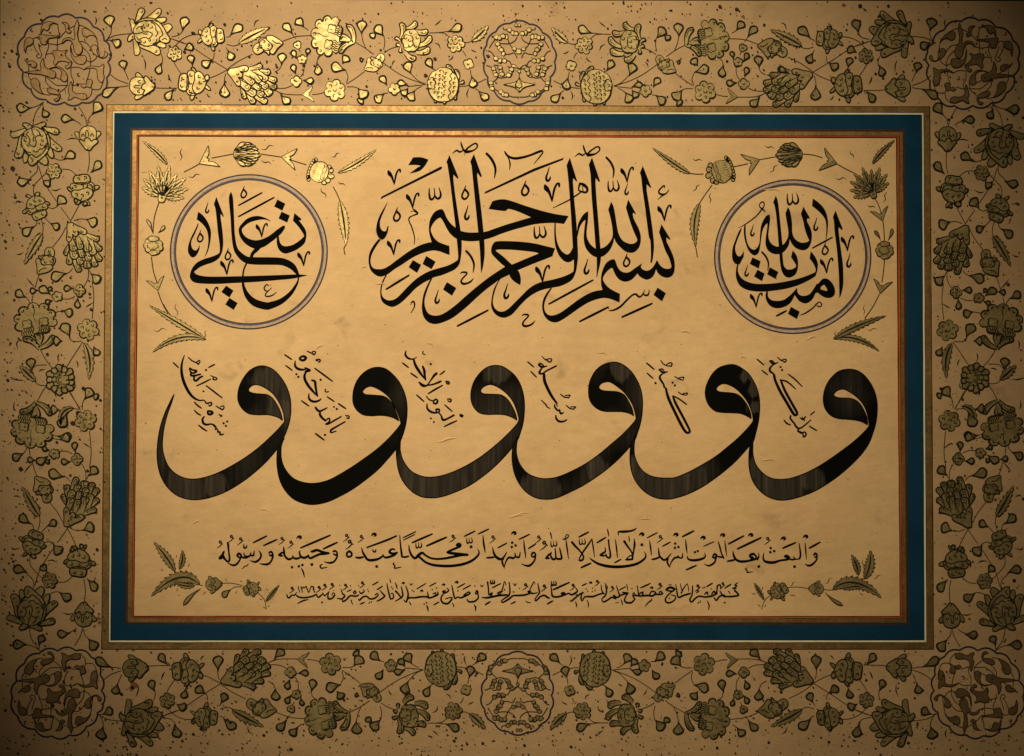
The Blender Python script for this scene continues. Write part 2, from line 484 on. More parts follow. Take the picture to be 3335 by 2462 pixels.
def m_cluster(p, z):
    """three tiered scalloped blossom, base at 0,0, 320 long"""
    return traced(framed(p, 50, 320), z, 430, 1240, ("petal:400 1278 350 1245 322 1243 338 1272 375 1292", "petal:415 1262 440 1223 478 1217 484 1245 450 1272", "petal:535 1325 590 1338 604 1366 570 1364 535 1350",
      "petal:330 1410 285 1438 282 1468 318 1466 345 1440", "petal:395 1470 398 1520 430 1552 470 1546 520 1524 562 1500 566 1450 530 1425 460 1440", "petal:330 1390 325 1450 360 1482 405 1482 440 1462 480 1450 520 1438 572 1412 580 1380 545 1345 440 1350"),
      "410 1262 350 1308 325 1368 345 1408 400 1416 440 1392 480 1366 530 1352 548 1312 512 1275 450 1264",
      ("432 1240 425 1290",), ((380, 1358), (428, 1320), (490, 1312), (370, 1445), (455, 1420), (530, 1390), (450, 1515), (520, 1480)))
def m_grape(p, z):
    """long blossom of overlapping scale petals, base at 0,0, 595 long"""
    q = framed(p, 215, 555)
    me = Mesh(); kids = []
    dx, dy = 850, 85
    zz = z
    q.scallop(me, 1020 - dx, 420 - dy, 150, 200, 6, z - .3, depth=.04, lw=8)
    for bx, by, tx, ty, w in ((860, 340, 790, 492, 58), (855, 460, 845, 606, 74), (905, 550, 975, 692, 74), (1125, 510, 1168, 628, 72), (1150, 430, 1228, 560, 74), (1130, 320, 1232, 432, 72), (1060, 240, 1208, 305, 70), (1058, 540, 1068, 650, 92),
                              (945, 480, 992, 605, 84), (1045, 430, 1092, 560, 86), (965, 400, 1022, 515, 84), (860, 350, 925, 538, 98), (1110, 310, 1142, 490, 92), (1035, 290, 1086, 450, 98), (945, 270, 996, 418, 88), (868, 290, 912, 440, 92)):
        k = Mesh(); q.lobe(k, bx - dx, by - dy, tx - dx, ty - dy, w * 1.12, zz, lw=14, bend=.03)
        if (tx + ty) % 3: q.hook(k, tx - dx - 5, ty - dy - w * .75, 12, zz + .7, 8, 0)
        kids.append(('petal', k)); zz += .28
    k = Mesh(); v = [850,95,820,110,818,200,812,290,830,327,862,320,884,270,887,235,912,264,942,255,954,225,947,195,985,225,1022,242,1052,226,1054,192,1020,162,940,128,880,95]
    q.poly(k, [(x - dx, y - dy, False) for x, y in zip(v[0::2], v[1::2])], zz + .6, 'gilt', 'line', q.ws(14)); kids.append(('sepal', k))
    for x, y in ((848, 265), (908, 200), (1000, 200)): q.hook(k, x - dx, y - dy, 13, zz + 1.3, 9, .2)
    return me, kids
def m_peony(p, z, seed=5):
    """broad ruffled peony, base at 0,0, 520 long"""
    me = Mesh(); kids = []
    p.scallop(me, 0, 330, 240, 195, 10, z + .6, depth=.2, lw=14, seed=seed)
    for i in range(9):
        a = 0.2 + i * 0.35
        p.hook(me, -190 * math.cos(a), 360 + 130 * math.sin(a), 14, z + 1.4, 9, a)
    for sx in (-1, 1):
        k = Mesh(); p.scallop(k, sx * 95, 300, 62, 55, 4, z + 1.6, depth=.3, seed=3, lw=11); kids.append(('petal', k))
        for i in range(5):
            x = sx * (35 + i * 26)
            p.stroke(me, [(x, 175, 9), (x + 12, 205, 13), (x - 8, 230, 12), (x + 6, 255, 8)], z + 1.4, 'line')
    p.stroke(me, [(5, 520, 5), (-8, 440, 11), (10, 380, 8), (0, 320, 5)], z + 1.4, 'line')
    for b in ((0, 10, -190, 130, 78), (0, 10, 165, 150, 78), (0, 60, -10, 185, 110)):
        k = Mesh(); p.lobe(k, *b, z + 2.4, lw=15); p.hook(k, b[2] * .8, b[3] * .85, 14, z + 3.4, 9, .4); kids.append(('sepal', k))
    return me, kids
def m_pome(p, z):
    """pomegranate shaped blossom, base at 0,0, 400 long"""
    me = Mesh(); kids = []
    for b in ((-60, 40, -190, 80, 50), (50, 30, 170, 60, 50), (-110, 90, -235, 190, 55), (120, 120, 225, 190, 50), (160, 220, 215, 300, 40), (-30, 20, -60, -30, 40)):
        k = Mesh(); p.lobe(k, *b, z, lw=13); kids.append(('petal', k))
    p.scallop(me, 0, 205, 205, 185, 5, z + 1.2, depth=.04, lw=12)
    w = [(-190, 140), (-150, 112), (-110, 140), (-70, 112), (-30, 142), (10, 114), (50, 142), (90, 114), (130, 142), (170, 120)]
    p.stroke(me, [(x, y, 12) for x, y in w], z + 2, 'line')
    for row, (y, n) in enumerate(((75, 4), (185, 6), (250, 7), (300, 5))):
        for i in range(n):
            p.hook(me, (i - (n - 1) / 2) * 52, y + 6 * (i % 2), 13, z + 2, 9, .3)
    for i in range(7): p.line(me, 14, [(i - 3) * 50 - 8, 222, (i - 3) * 50 + 8, 218], z + 2, 'line')
    k = Mesh(); p.scallop(k, 0, 350, 72, 52, 5, z + 2.6, seed=7, depth=.25); p.hook(k, 0, 350, 16, z + 3.4, 9)
    kids.append(('petal', k))
    return me, kids
def m_lotus2(p, z):
    """lotus drawn in its own survey tile"""
    me = Mesh(); kids = []
    for b in ((990, 470, 1000, 275, 82), (1060, 350, 1185, 268, 80), (1165, 375, 1322, 385, 84), (1200, 560, 1362, 440, 82),
              (1180, 640, 1345, 590, 88), (1045, 640, 1170, 725, 88), (980, 500, 918, 462, 46), (980, 560, 932, 545, 48), (990, 585, 990, 640, 44)):
        k = Mesh(); p.lobe(k, *b, z); kids.append(('petal', k))
    p.scallop(me, 1110, 490, 118, 140, 6, z + 1.3, depth=.08, ang=.5)
    k = Mesh(); p.scallop(k, 1070, 500, 72, 82, 5, z + 2.2, seed=2, depth=.2); kids.append(('petal', k))
    for x, y in ((1045, 460), (1100, 490), (1100, 560), (1110, 395), (1190, 460), (1170, 560)): p.hook(me, x, y, 16, z + 3.4, 9, .4)
    return me, kids
def m_rosette(p, x, y, rad, n, z):
    me = Mesh()
    p.scallop(me, x, y, rad, rad, n, z, seed=int(x) % 9, depth=.27, ang=(x % 7) * .2)
    p.hook(me, x - rad * .05, y, rad * .13 + 3, z + .8, 9)
    if rad > 75:
        for i in range(n):
            a = 2 * math.pi * (i + .5) / n + (x % 7) * .2
            p.hook(me, x + rad * .55 * math.cos(a), y + rad * .55 * math.sin(a), rad * .09 + 3, z + .8, 8, a)
    return me
def m_sun(p, x, y, rad, z):
    me = Mesh(); kids = []
    for i in range(13):
        a = 2 * math.pi * i / 13 + .2
        k = Mesh(); p.tear(k, x + rad * .3 * math.cos(a), y + rad * .3 * math.sin(a), x + rad * (1 + .12 * (i % 2)) * math.cos(a), y + rad * (1 + .12 * (i % 2)) * math.sin(a), rad * .42, z + .1 * (i % 3), lw=11, rib=False)
        kids.append(('petal', k))
    p.scallop(me, x, y, rad * .62, rad * .6, 9, z + 1.2, depth=.25)
    for q in (.32, .18): p.hook(me, x, y, rad * q, z + 2, 9, 1.2)
    for i in range(7):
        a = i * .9; p.hook(me, x + rad * .45 * math.cos(a), y + rad * .45 * math.sin(a), 10, z + 2, 8, a)
    return me, kids
def m_carn(p, z):
    """fan of toothed petals, base at 0,0, 300 long"""
    me = Mesh(); kids = []
    for i, a in enumerate((-1.25, 1.2, -.95, .9, -.62, .6, -.32, .3, -.03, -1.1, 1.05, -.78, .75, -.45, .45, -.15, .14)):
        L = (195, 200, 250, 240, 285, 275, 262, 300, 305, 150, 150, 175, 180, 205, 195, 220, 210)[i]
        k = Mesh(); leaf_serrated(p, k, 10 * math.sin(a), 40, L * .5 * math.sin(a * .8), L * .5 * math.cos(a * .8), L * math.sin(a), L * math.cos(a), 82 if i < 9 else 60, z + .2 * i, teeth=6 if i < 9 else 4, lw=5, seed=i)
        kids.append(('petal', k))
    p.poly(me, [(-22, -10, 0), (-38, 50, 0), (-62, 110, 1), (0, 130, 0), (62, 105, 1), (36, 50, 0), (22, -10, 0)], z + 3, 'gilt', 'line', p.ws(8))
    for x, y in ((0, 20), (-12, 50), (12, 55), (0, 85)): p.hook(me, x, y, 6, z + 3.8, 7)
    return me, kids
def m_tulip(p, z):
    """closed bud of narrow streaming petals, base at 0,0, 260 long"""
    me = Mesh(); kids = []
    for i, (x, y, w, c) in enumerate(((-100, 185, 42, -75), (100, 180, 42, 78), (-78, 215, 40, -60), (80, 210, 40, 62), (-45, 240, 42, -35), (50, 238, 42, 38), (-10, 262, 44, -5), (15, 250, 40, 14), (-112, 120, 34, -80), (112, 115, 34, 80))):
        k = Mesh(); p.tear(k, c * .35, 8, x, y, w, z + .2 * i, lw=7, side=1 if x < 0 else -1); 
        p.line(k, 5, [c * .5, 60, c * .9, 130, x * .95, y * .85], z + .2 * i + .7, 'line', .6)
        kids.append(('petal', k))
    p.scallop(me, 0, 70, 78, 70, 5, z - .5, lw=5, depth=.05)
    return me, kids
def m_pome2(p, z):
    """thistle-like pomegranate of the inner sprays, base 0,0, 290 long"""
    me = Mesh(); kids = []
    for i in range(9):
        a = -1.2 + i * .3
        k = Mesh(); p.tear(k, 60 * math.sin(a), 60, 150 * math.sin(a), 60 - 70 * math.cos(a) + 25, 34, z, lw=6, rib=False); kids.append(('petal', k))
    for x, y in ((-70, 290), (0, 320), (75, 285), (-115, 250), (105, 245)):
        k = Mesh(); p.tear(k, x * .5, 215, x, y, 50, z, lw=7); kids.append(('petal', k))
    p.scallop(me, 0, 140, 118, 105, 4, z + 1, depth=.03, lw=7)
    p.stroke(me, [(-105, 170, 6), (-70, 182, 8), (-30, 172, 6), (0, 184, 8), (40, 174, 6), (70, 184, 8), (105, 168, 6)], z + 2, 'line')
    p.stroke(me, [(-95, 205, 6), (-50, 215, 8), (0, 208, 6), (50, 216, 8), (95, 204, 6)], z + 2, 'line')
    for i in range(9): p.line(me, 6, [(i - 4) * 24, 60 + abs(i - 4) * 5, (i - 4) * 25, 105], z + 2, 'line', .8)
    for i in range(8): p.line(me, 7, [(i - 3.5) * 22, 192, (i - 3.5) * 22 + 5, 196], z + 2, 'line')
    return me, kids
def m_fork(p, z):
    """three pointed calyx, base at 0,0, 150 long"""
    me = Mesh()
    P = [(0, 0, 1), (-25, 35, 0), (-60, 85, 0), (-105, 150, 1), (-45, 120, 0), (-15, 80, 0), (0, 95, 0), (15, 80, 0), (45, 115, 0), (105, 140, 1), (62, 80, 0), (25, 32, 0)]
    p.poly(me, P, z, 'gilt', 'line', p.ws(7))
    p.line(me, 5, [0, 25, 0, 60], z + .8, 'line', .5)
    return me
def m_round(p, x, y, rad, z):
    me = Mesh()
    p.scallop(me, x, y, rad, rad * .95, 9, z, lw=8, depth=.14)
    k = Mesh(); p.scallop(k, x - rad * .05, y, rad * .6, rad * .42, 8, z + 1, lw=6, depth=.18)
    p.scallop(k, x, y - rad * .7, rad * .6, rad * .3, 7, z + 1.2, lw=6, depth=.2)
    p.scallop(k, x, y + rad * .72, rad * .45, rad * .28, 5, z + 1.3, lw=6, depth=.2)
    return me, [('petal', k)]
MOT = {'lotus': (m_lotus, 450, 'lotus_blossom'), 'bud': (m_bud, 300, 'flower_bud'), 'bud2': (m_bud2, 352, 'flower_bud'), 'cluster': (m_cluster, 320, 'tiered_blossom'),
       'grape': (m_grape, 595, 'scaled_blossom'), 'peony': (m_peony, 520, 'peony_blossom'), 'pome': (m_pome, 400, 'pomegranate_blossom'),
       'carn': (m_carn, 300, 'carnation_blossom'), 'tulip': (m_tulip, 260, 'tulip_blossom'), 'pome2': (m_pome2, 290, 'thistle_blossom')}

def flora(text, warp=None, flip=1):
    p = Pen()
    for ln in text.strip().splitlines():
        for cmd in ln.split(';'):
            a = cmd.split()
            if not a: continue
            op = a[0]
            if op in MOT:
                fn, L, nm = MOT[op]
                v = [float(x) for x in a[1:]]
                q = p.local(v[0], v[1], v[2], v[3], L, v[4] if len(v) > 4 else 1)
                q.fr = (*q.fr[:3], q.fr[3] * (v[5] if len(v) > 5 else 1), q.fr[4])
                me, kids = fn(q, zl()); put(nm, me, None, kids)
                continue
            v = [float(x) for x in a[1:]]
            if op == '@': p = Pen(v[0], v[1], v[2], warp)
            elif op == 'T':
                me = Mesh(); p.tear(me, *v[:5], zl(), lw=v[5] if len(v) > 5 else 13.5, side=1 if (v[0] + v[1]) % 2 < 1 else -1); put('leaf', me)
            elif op == 'S':
                me = Mesh(); p.line(me, 10, v, 5 + ZC[0] * .1, 'stemink'); zl(); put('stem', me)
            elif op == 'K':
                me = Mesh(); p.line(me, 16, v, 5, 'line', .8); put('curl_mark', me)
            elif op == 'k':
                me = Mesh(); x0, y0, x1, y1 = v
                dx, dy = x1 - x0, y1 - y0
                p.line(me, 10, [x0, y0, x0 + dx * .35 - dy * .1, y0 + dy * .35 + dx * .1, x0 + dx * .65 + dy * .1, y0 + dy * .65 - dx * .1, x1, y1], 5, 'line', .85); put('curl_mark', me)
            elif op == 'L':
                me = Mesh(); leaf_serrated(p, me, *v[:7], zl(), teeth=int(v[7]) if len(v) > 7 else 6, lw=v[8] if len(v) > 8 else 10); put('serrated_leaf', me)
            elif op == 'R':
                put('rosette', m_rosette(p, v[0], v[1], v[2], int(v[3]), zl()))
            elif op == 'Sun':
                me, kids = m_sun(p, *v, zl()); put('sunburst_blossom', me, None, kids)
            elif op == 'Lot2':
                me, kids = m_lotus2(p, zl()); put('lotus_blossom', me, None, kids)
            elif op == 'Fork':
                q = p.local(v[0], v[1], v[2], v[3], 130); put('calyx', m_fork(q, zl()))
            elif op == 'Round':
                me, kids = m_round(p, *v, zl()); put('round_blossom', me, None, kids)

# ---------------------------------------------------------------- script strokes
GLY = {
 'V': [[(-75,-170,20),(-62,-140,36),(-30,-95,22),(0,0,9)], [(0,0,8),(10,-60,14),(25,-130,16),(50,-185,14),(75,-190,18),(77,-160,14)]],
 'H': [[(10,-130,6),(-12,-68,14),(-40,0,16),(-25,40,20),(10,42,18),(40,5,15),(38,-35,20),(0,-78,20)]],
 'W': [[(-75,-80,8),(-75,0,16),(-60,60,22),(-30,60,18),(-5,10,12),(-10,-80,8)], [(-5,10,12),(20,50,20),(55,50,20),(75,0,18),(50,-90,6)]],
 'A': [[(0,0,22),(55,60,24),(95,130,24),(115,200,20),(110,270,14),(100,320,6)]],
 'Y': [[(0,0,6),(-20,70,12),(-40,130,18),(-35,170,22),(-15,180,20),(10,150,16),(12,125,8)]],
 'S': [[(0,0,6),(10,45,16),(30,95,16),(60,130,24),(100,130,24),(160,115,14),(210,75,12),(210,35,16),(180,25,14),(120,60,14),(70,105,16),(50,155,4)], [(30,110,8),(-10,135,16),(-50,115,16),(-80,130,10),(-110,155,4)]],
 'Z': [[(0,0,6),(25,-15,14),(75,-12,18),(80,10,14),(25,70,14),(10,110,18),(35,135,22),(85,130,18),(135,105,16),(170,65,5)]],
 'P': [[(0,-20,9),(-14,-8,12),(-8,12,12),(10,4,13),(8,-16,11)], [(12,4,10),(34,28,8)], [(22,18,10),(0,48,10),(-45,78,5)]],
 'J': [[(-32,16,6),(-12,-8,20),(16,-10,26),(24,8,20),(2,20,8)]],
}
def script(text, name, label, mats=('ink', 'ink'), child='letter', z0=3, contour=0, warp=None, fat=1.0, mfat=None):
    """one inscription: small marks are its own mesh, the broad letters its sub-parts"""
    mfat = mfat or fat; main = Mesh(); kids = []; p = Pen(); cur = main; zz = z0; split = 'n ' in text or '\nn' in text
    for ln in text.strip().splitlines():
        for cmd in ln.split(';'):
            a = cmd.split()
            if not a: continue
            op = a[0]
            zz = z0 + (zz - z0 + .13) % 2.6
            if op == '@': p = Pen(float(a[1]), float(a[2]), float(a[3]), warp); continue
            if op == 'n':
                cur = Mesh(); kids.append((a[1] if len(a) > 1 else 'word', cur)); continue
            if not split and op != 'p':
                cur = Mesh(); kids.append(({'q': 'diamond_dot', 'd': 'diamond_dot'}.get(op, 'vowel_mark' if op in GLY else 'pen_stroke'), cur))
            if op in ('p', 'q'):
                P = []
                for t in a[1:]:
                    st = t.endswith('*') or op == 'q'
                    x, y = t.rstrip('*').split(',')
                    P.append((float(x), float(y), st))
                if split or op == 'q': me = cur
                else:
                    me = Mesh(); kids.append((child, me))
                p.poly(me, P, zz, mats[0], mats[1] if contour else None, contour)
                continue
            if op in GLY:
                x, y = float(a[1]), float(a[2]); sc = float(a[3]) if len(a) > 3 else 1.0
                for st in GLY[op]:
                    p.stroke(cur, [(x + sc * i, y + sc * j, mfat * w * (sc if sc > .7 or op in 'PJ' else .7)) for i, j, w in st], zz, mats[1])
                continue
            v = [float(t) for t in a[1:]]
            if op == 'c': p.line(cur, v[0] * fat, v[1:], zz, mats[1], 0.25)
            elif op == 'v': p.stroke(cur, list(zip(v[0::3], v[1::3], [max(w, 6.5 if fat > 1 else 3) * fat for w in v[2::3]])), zz, mats[1])
            elif op == 'd':
                x, y, r_ = v[:3]; q = r_ * .62
                ang = math.radians(28)
                pts = []
                for i in range(4):
                    t = ang + i * math.pi / 2
                    pts.append(p.at(x + q * 1.18 * math.cos(t), y + q * 1.18 * math.sin(t)))
                cur.fill(pts, zz, mats[1])
    put(name, main, label, kids)

# ---------------------------------------------------------------- sheets, bands and rulings
Q = [((345.5,339.5),(3029.5,346.5),(3042,2115.8),(329.5,2115.8)), ((348,342),(3027,349),(3039.3,2113),(332.3,2113)),
     ((366.3,360.3),(3009.2,366),(3018.6,2093.6),(352.3,2094.2)), ((368,362.3),(3007.3,367.8),(3016.8,2091.3),(354.8,2091.5)),
     ((372.3,367.8),(3002.5,373.3),(3010.9,2085.4),(360,2086)), ((373.8,369.5),(3001,375),(3009.2,2083.8),(361.6,2084.3)),
     ((424.5,416.5),(2947,421),(2960,2035),(407.5,2033)), ((426,418.5),(2945.5,423),(2958,2033),(409.5,2031.5)),
     ((432,425),(2939.5,429),(2951.7,2026.8),(416.2,2026.5)),
     ((445.5,438.5),(2929.8,442),(2938.7,2013.5),(429.5,2012.8)), ((447.2,440.2),(2928,443.8),(2937,2011.9),(431.2,2011)),
     ((451.2,442.6),(2921.4,447.2),(2933.2,2008.7),(434,2008.4)), ((454,445.3),(2917.8,450),(2930.2,2006),(437,2005.6))]
board = Mesh()
b0 = [(-260, -260), (3600, -260), (3600, 2720), (-260, 2720)]
board.fill(b0, -40, 'board'); bo = board.build('backing_board', panel, "black board behind the paper")
sheet = Mesh()
edge = [(1.2, -8), (700, -3), (1300, 0.8), (1700, 1.6), (2400, 2.2), (3390, 3.2), (3400, 2530), (-14, 2530), (-2.0, 1300)]
sheet.fill(edge, 0, 'border')
n0 = len(sheet.v)                                   # thickness of the mounted sheet
for x, y in edge: sheet.v.append(wp(x, y, -0.0018))
for i in range(len(edge)):
    j = (i + 1) % len(edge)
    sheet.f.append((i, j, n0 + j, n0 + i)); sheet.m.append(0)
sheet_o = sheet.build('marginal_paper', panel, "speckled tan paper border around the blue band")
blue = Mesh(); blue.ring(Q[4], Q[8], 1.0, 'blue'); blue.build('blue_band', panel)
inner = Mesh()
NX = 1
inner.fill(list(Q[11]), 1.2, 'inner'); inner.build('central_paper', panel, "warm cream paper carrying the black script")
for nm, a, c, z, m, lab in (('gold_band', 1, 2, 1.6, 'band', "wide outer gold band"), ('ink_ruling', 0, 1, 1.8, 'ink', None), ('ink_ruling', 2, 3, 1.8, 'ink', None),
                            ('cream_ruling', 3, 4, 2.0, 'cream', None), ('ink_ruling', 4, 5, 2.2, 'ink', None),
                            ('brown_ruling', 6, 8, 2.0, 'brown', None), ('gold_band', 8, 9, 2.2, 'band', "narrow inner gold band"),
                            ('ink_ruling', 9, 10, 2.4, 'ink', None), ('red_ruling', 10, 11, 2.3, 'red', None), ('ink_ruling', 11, 12, 2.5, 'ink', None)):
    g = Mesh(); g.ring(Q[a], Q[c], z, m); g.build(nm, panel, lab)

# ---------------------------------------------------------------- six great waws
WAWS = [("leftmost large black letter waw with a free-standing pointed tail", 490, """1290,687* 1240,655 1150,632 1050,632 960,620 895,570 858,500 855,420 875,340 915,265 970,200 1040,162 1110,155 1190,185 1260,250 1320,340 1358,440 1370,520 1370,620 1355,710 1325,800 1285,890 1245,955 1150,1070 1040,1175 920,1270 780,1360 640,1422 500,1457 380,1458 270,1425 180,1355 115,1260 78,1150 65,1020 75,870 100,740 140,620 190,510 232,430* 205,520 168,620 137,740 121,850 118,950 135,1040 170,1125 230,1195 320,1245 430,1260 560,1235 690,1185 820,1115 940,1040 1060,950 1170,850 1250,770 1310,700* 1308,670 1295,600 1255,510 1200,430 1130,375 1060,342 1010,340 970,365 958,395 985,415 1030,425 1090,430 1150,440 1200,480 1245,550 1275,620"""),
("second large black letter waw from the left", 1100, """597,692* 540,660 470,642 400,638 330,642 250,632 190,590 155,530 147,460 160,370 195,290 250,225 320,182 395,168 470,185 540,240 605,320 655,430 675,530 676,630 665,720 645,800 615,880 575,958 500,1050 400,1160 300,1245 150,1355 0,1438 -110,1485 -230,1508 -330,1497 -430,1455 -510,1375 -565,1270 -590,1150 -594,1050 -585,960 -545,890 -520,860* -540,900 -553,960 -550,1060 -520,1150 -460,1230 -390,1275 -290,1300 -190,1297 -90,1270 0,1225 110,1160 230,1080 380,970 500,860 600,745 617,712* 605,670 580,600 540,520 490,450 420,395 350,360 305,355 265,375 243,405 262,430 300,437 380,442 450,452 500,485 540,540 575,620"""),
("third large black letter waw from the left, with a bright streak at its top", 1100, """1750,685* 1700,655 1630,632 1550,627 1450,628 1380,610 1330,560 1303,490 1303,400 1330,310 1380,235 1440,180 1510,152 1590,155 1660,190 1730,250 1780,330 1812,430 1823,530 1820,630 1808,720 1785,800 1760,870 1710,945 1600,1070 1500,1165 1400,1245 1280,1325 1150,1385 1020,1430 920,1443 820,1432 730,1385 650,1300 600,1200 577,1080 572,960 590,900 615,850* 610,930 612,990 640,1080 710,1175 800,1225 900,1242 1020,1225 1150,1180 1280,1115 1400,1040 1540,930 1650,830 1740,735 1768,690* 1768,660 1745,580 1710,500 1650,425 1570,365 1500,337 1450,345 1410,370 1395,403 1420,425 1460,430 1540,432 1600,440 1655,480 1700,545 1735,620"""),
("fourth large black letter waw from the left, grey-streaked inside", 1650, """1240,642* 1200,618 1130,602 1050,600 960,598 890,575 830,520 803,450 803,350 830,265 880,190 950,140 1040,118 1110,130 1180,175 1240,240 1290,330 1318,420 1327,510 1322,620 1305,720 1280,800 1255,870 1215,930 1100,1055 1000,1145 880,1235 740,1325 600,1395 480,1445 380,1457 280,1440 190,1385 120,1300 75,1200 55,1090 55,990 65,945 90,880 110,840* 96,940 98,1020 130,1115 200,1200 300,1245 400,1255 510,1235 650,1175 780,1105 900,1020 1020,920 1130,825 1230,720 1265,672* 1260,640 1240,560 1205,490 1150,415 1080,355 1010,312 960,312 920,330 900,362 915,385 950,398 1020,403 1090,410 1150,440 1190,500 1225,575"""),
("fifth large black letter waw from the left, brown patch on its upper right", 2200, """738,670* 690,640 630,618 550,612 450,608 380,590 320,530 292,450 295,370 325,290 370,220 430,170 510,145 580,145 650,180 720,240 780,340 812,440 821,540 815,650 800,740 780,820 760,890 725,930 620,1050 520,1145 400,1240 260,1335 120,1405 0,1443 -80,1455 -180,1445 -270,1405 -350,1335 -410,1240 -440,1130 -445,1020 -435,930 -405,860 -390,820* -400,890 -405,950 -400,1030 -370,1110 -320,1180 -250,1225 -170,1245 -90,1250 0,1243 130,1190 260,1120 390,1040 510,945 620,850 720,745 755,697* 757,670 740,590 705,510 650,435 580,370 510,335 460,328 415,350 397,382 420,405 470,413 540,418 600,432 650,470 700,540 730,610"""),
("rightmost large black letter waw, solid black head", 2200, """1873,730* 1820,700 1750,683 1680,676 1590,668 1520,640 1465,580 1443,500 1450,410 1480,330 1530,260 1600,205 1690,187 1770,200 1840,245 1900,320 1945,410 1967,510 1968,610 1955,710 1930,800 1890,905 1820,1010 1720,1115 1600,1220 1480,1305 1350,1380 1220,1430 1100,1460 1000,1463 900,1430 820,1370 755,1280 722,1170 715,1050 728,920 750,840 770,800* 757,880 755,930 755,1010 780,1110 840,1190 920,1245 1020,1263 1130,1250 1260,1205 1380,1145 1500,1070 1640,970 1750,885 1850,790 1890,740* 1880,660 1855,575 1810,500 1740,435 1660,388 1610,383 1565,405 1543,437 1570,460 1620,468 1690,470 1750,485 1800,525 1840,590 1868,660""")]
for i, (lab, ox, t) in enumerate(WAWS):
    p = Pen(ox, 1140, 2.9987)
    P = [(float(w.rstrip('*').split(',')[0]), float(w.rstrip('*').split(',')[1]), w.endswith('*')) for w in t.split()]
    me = Mesh(); C = p.poly(me, P, 3.0 + i * .5, 'waw')
    ct = Mesh(); ct.ribbon([(x, y, 3.4) for x, y in C], 3.25 + i * .5, 'ink', True)
    put('waw_letter', me, lab, [('contour', ct)])

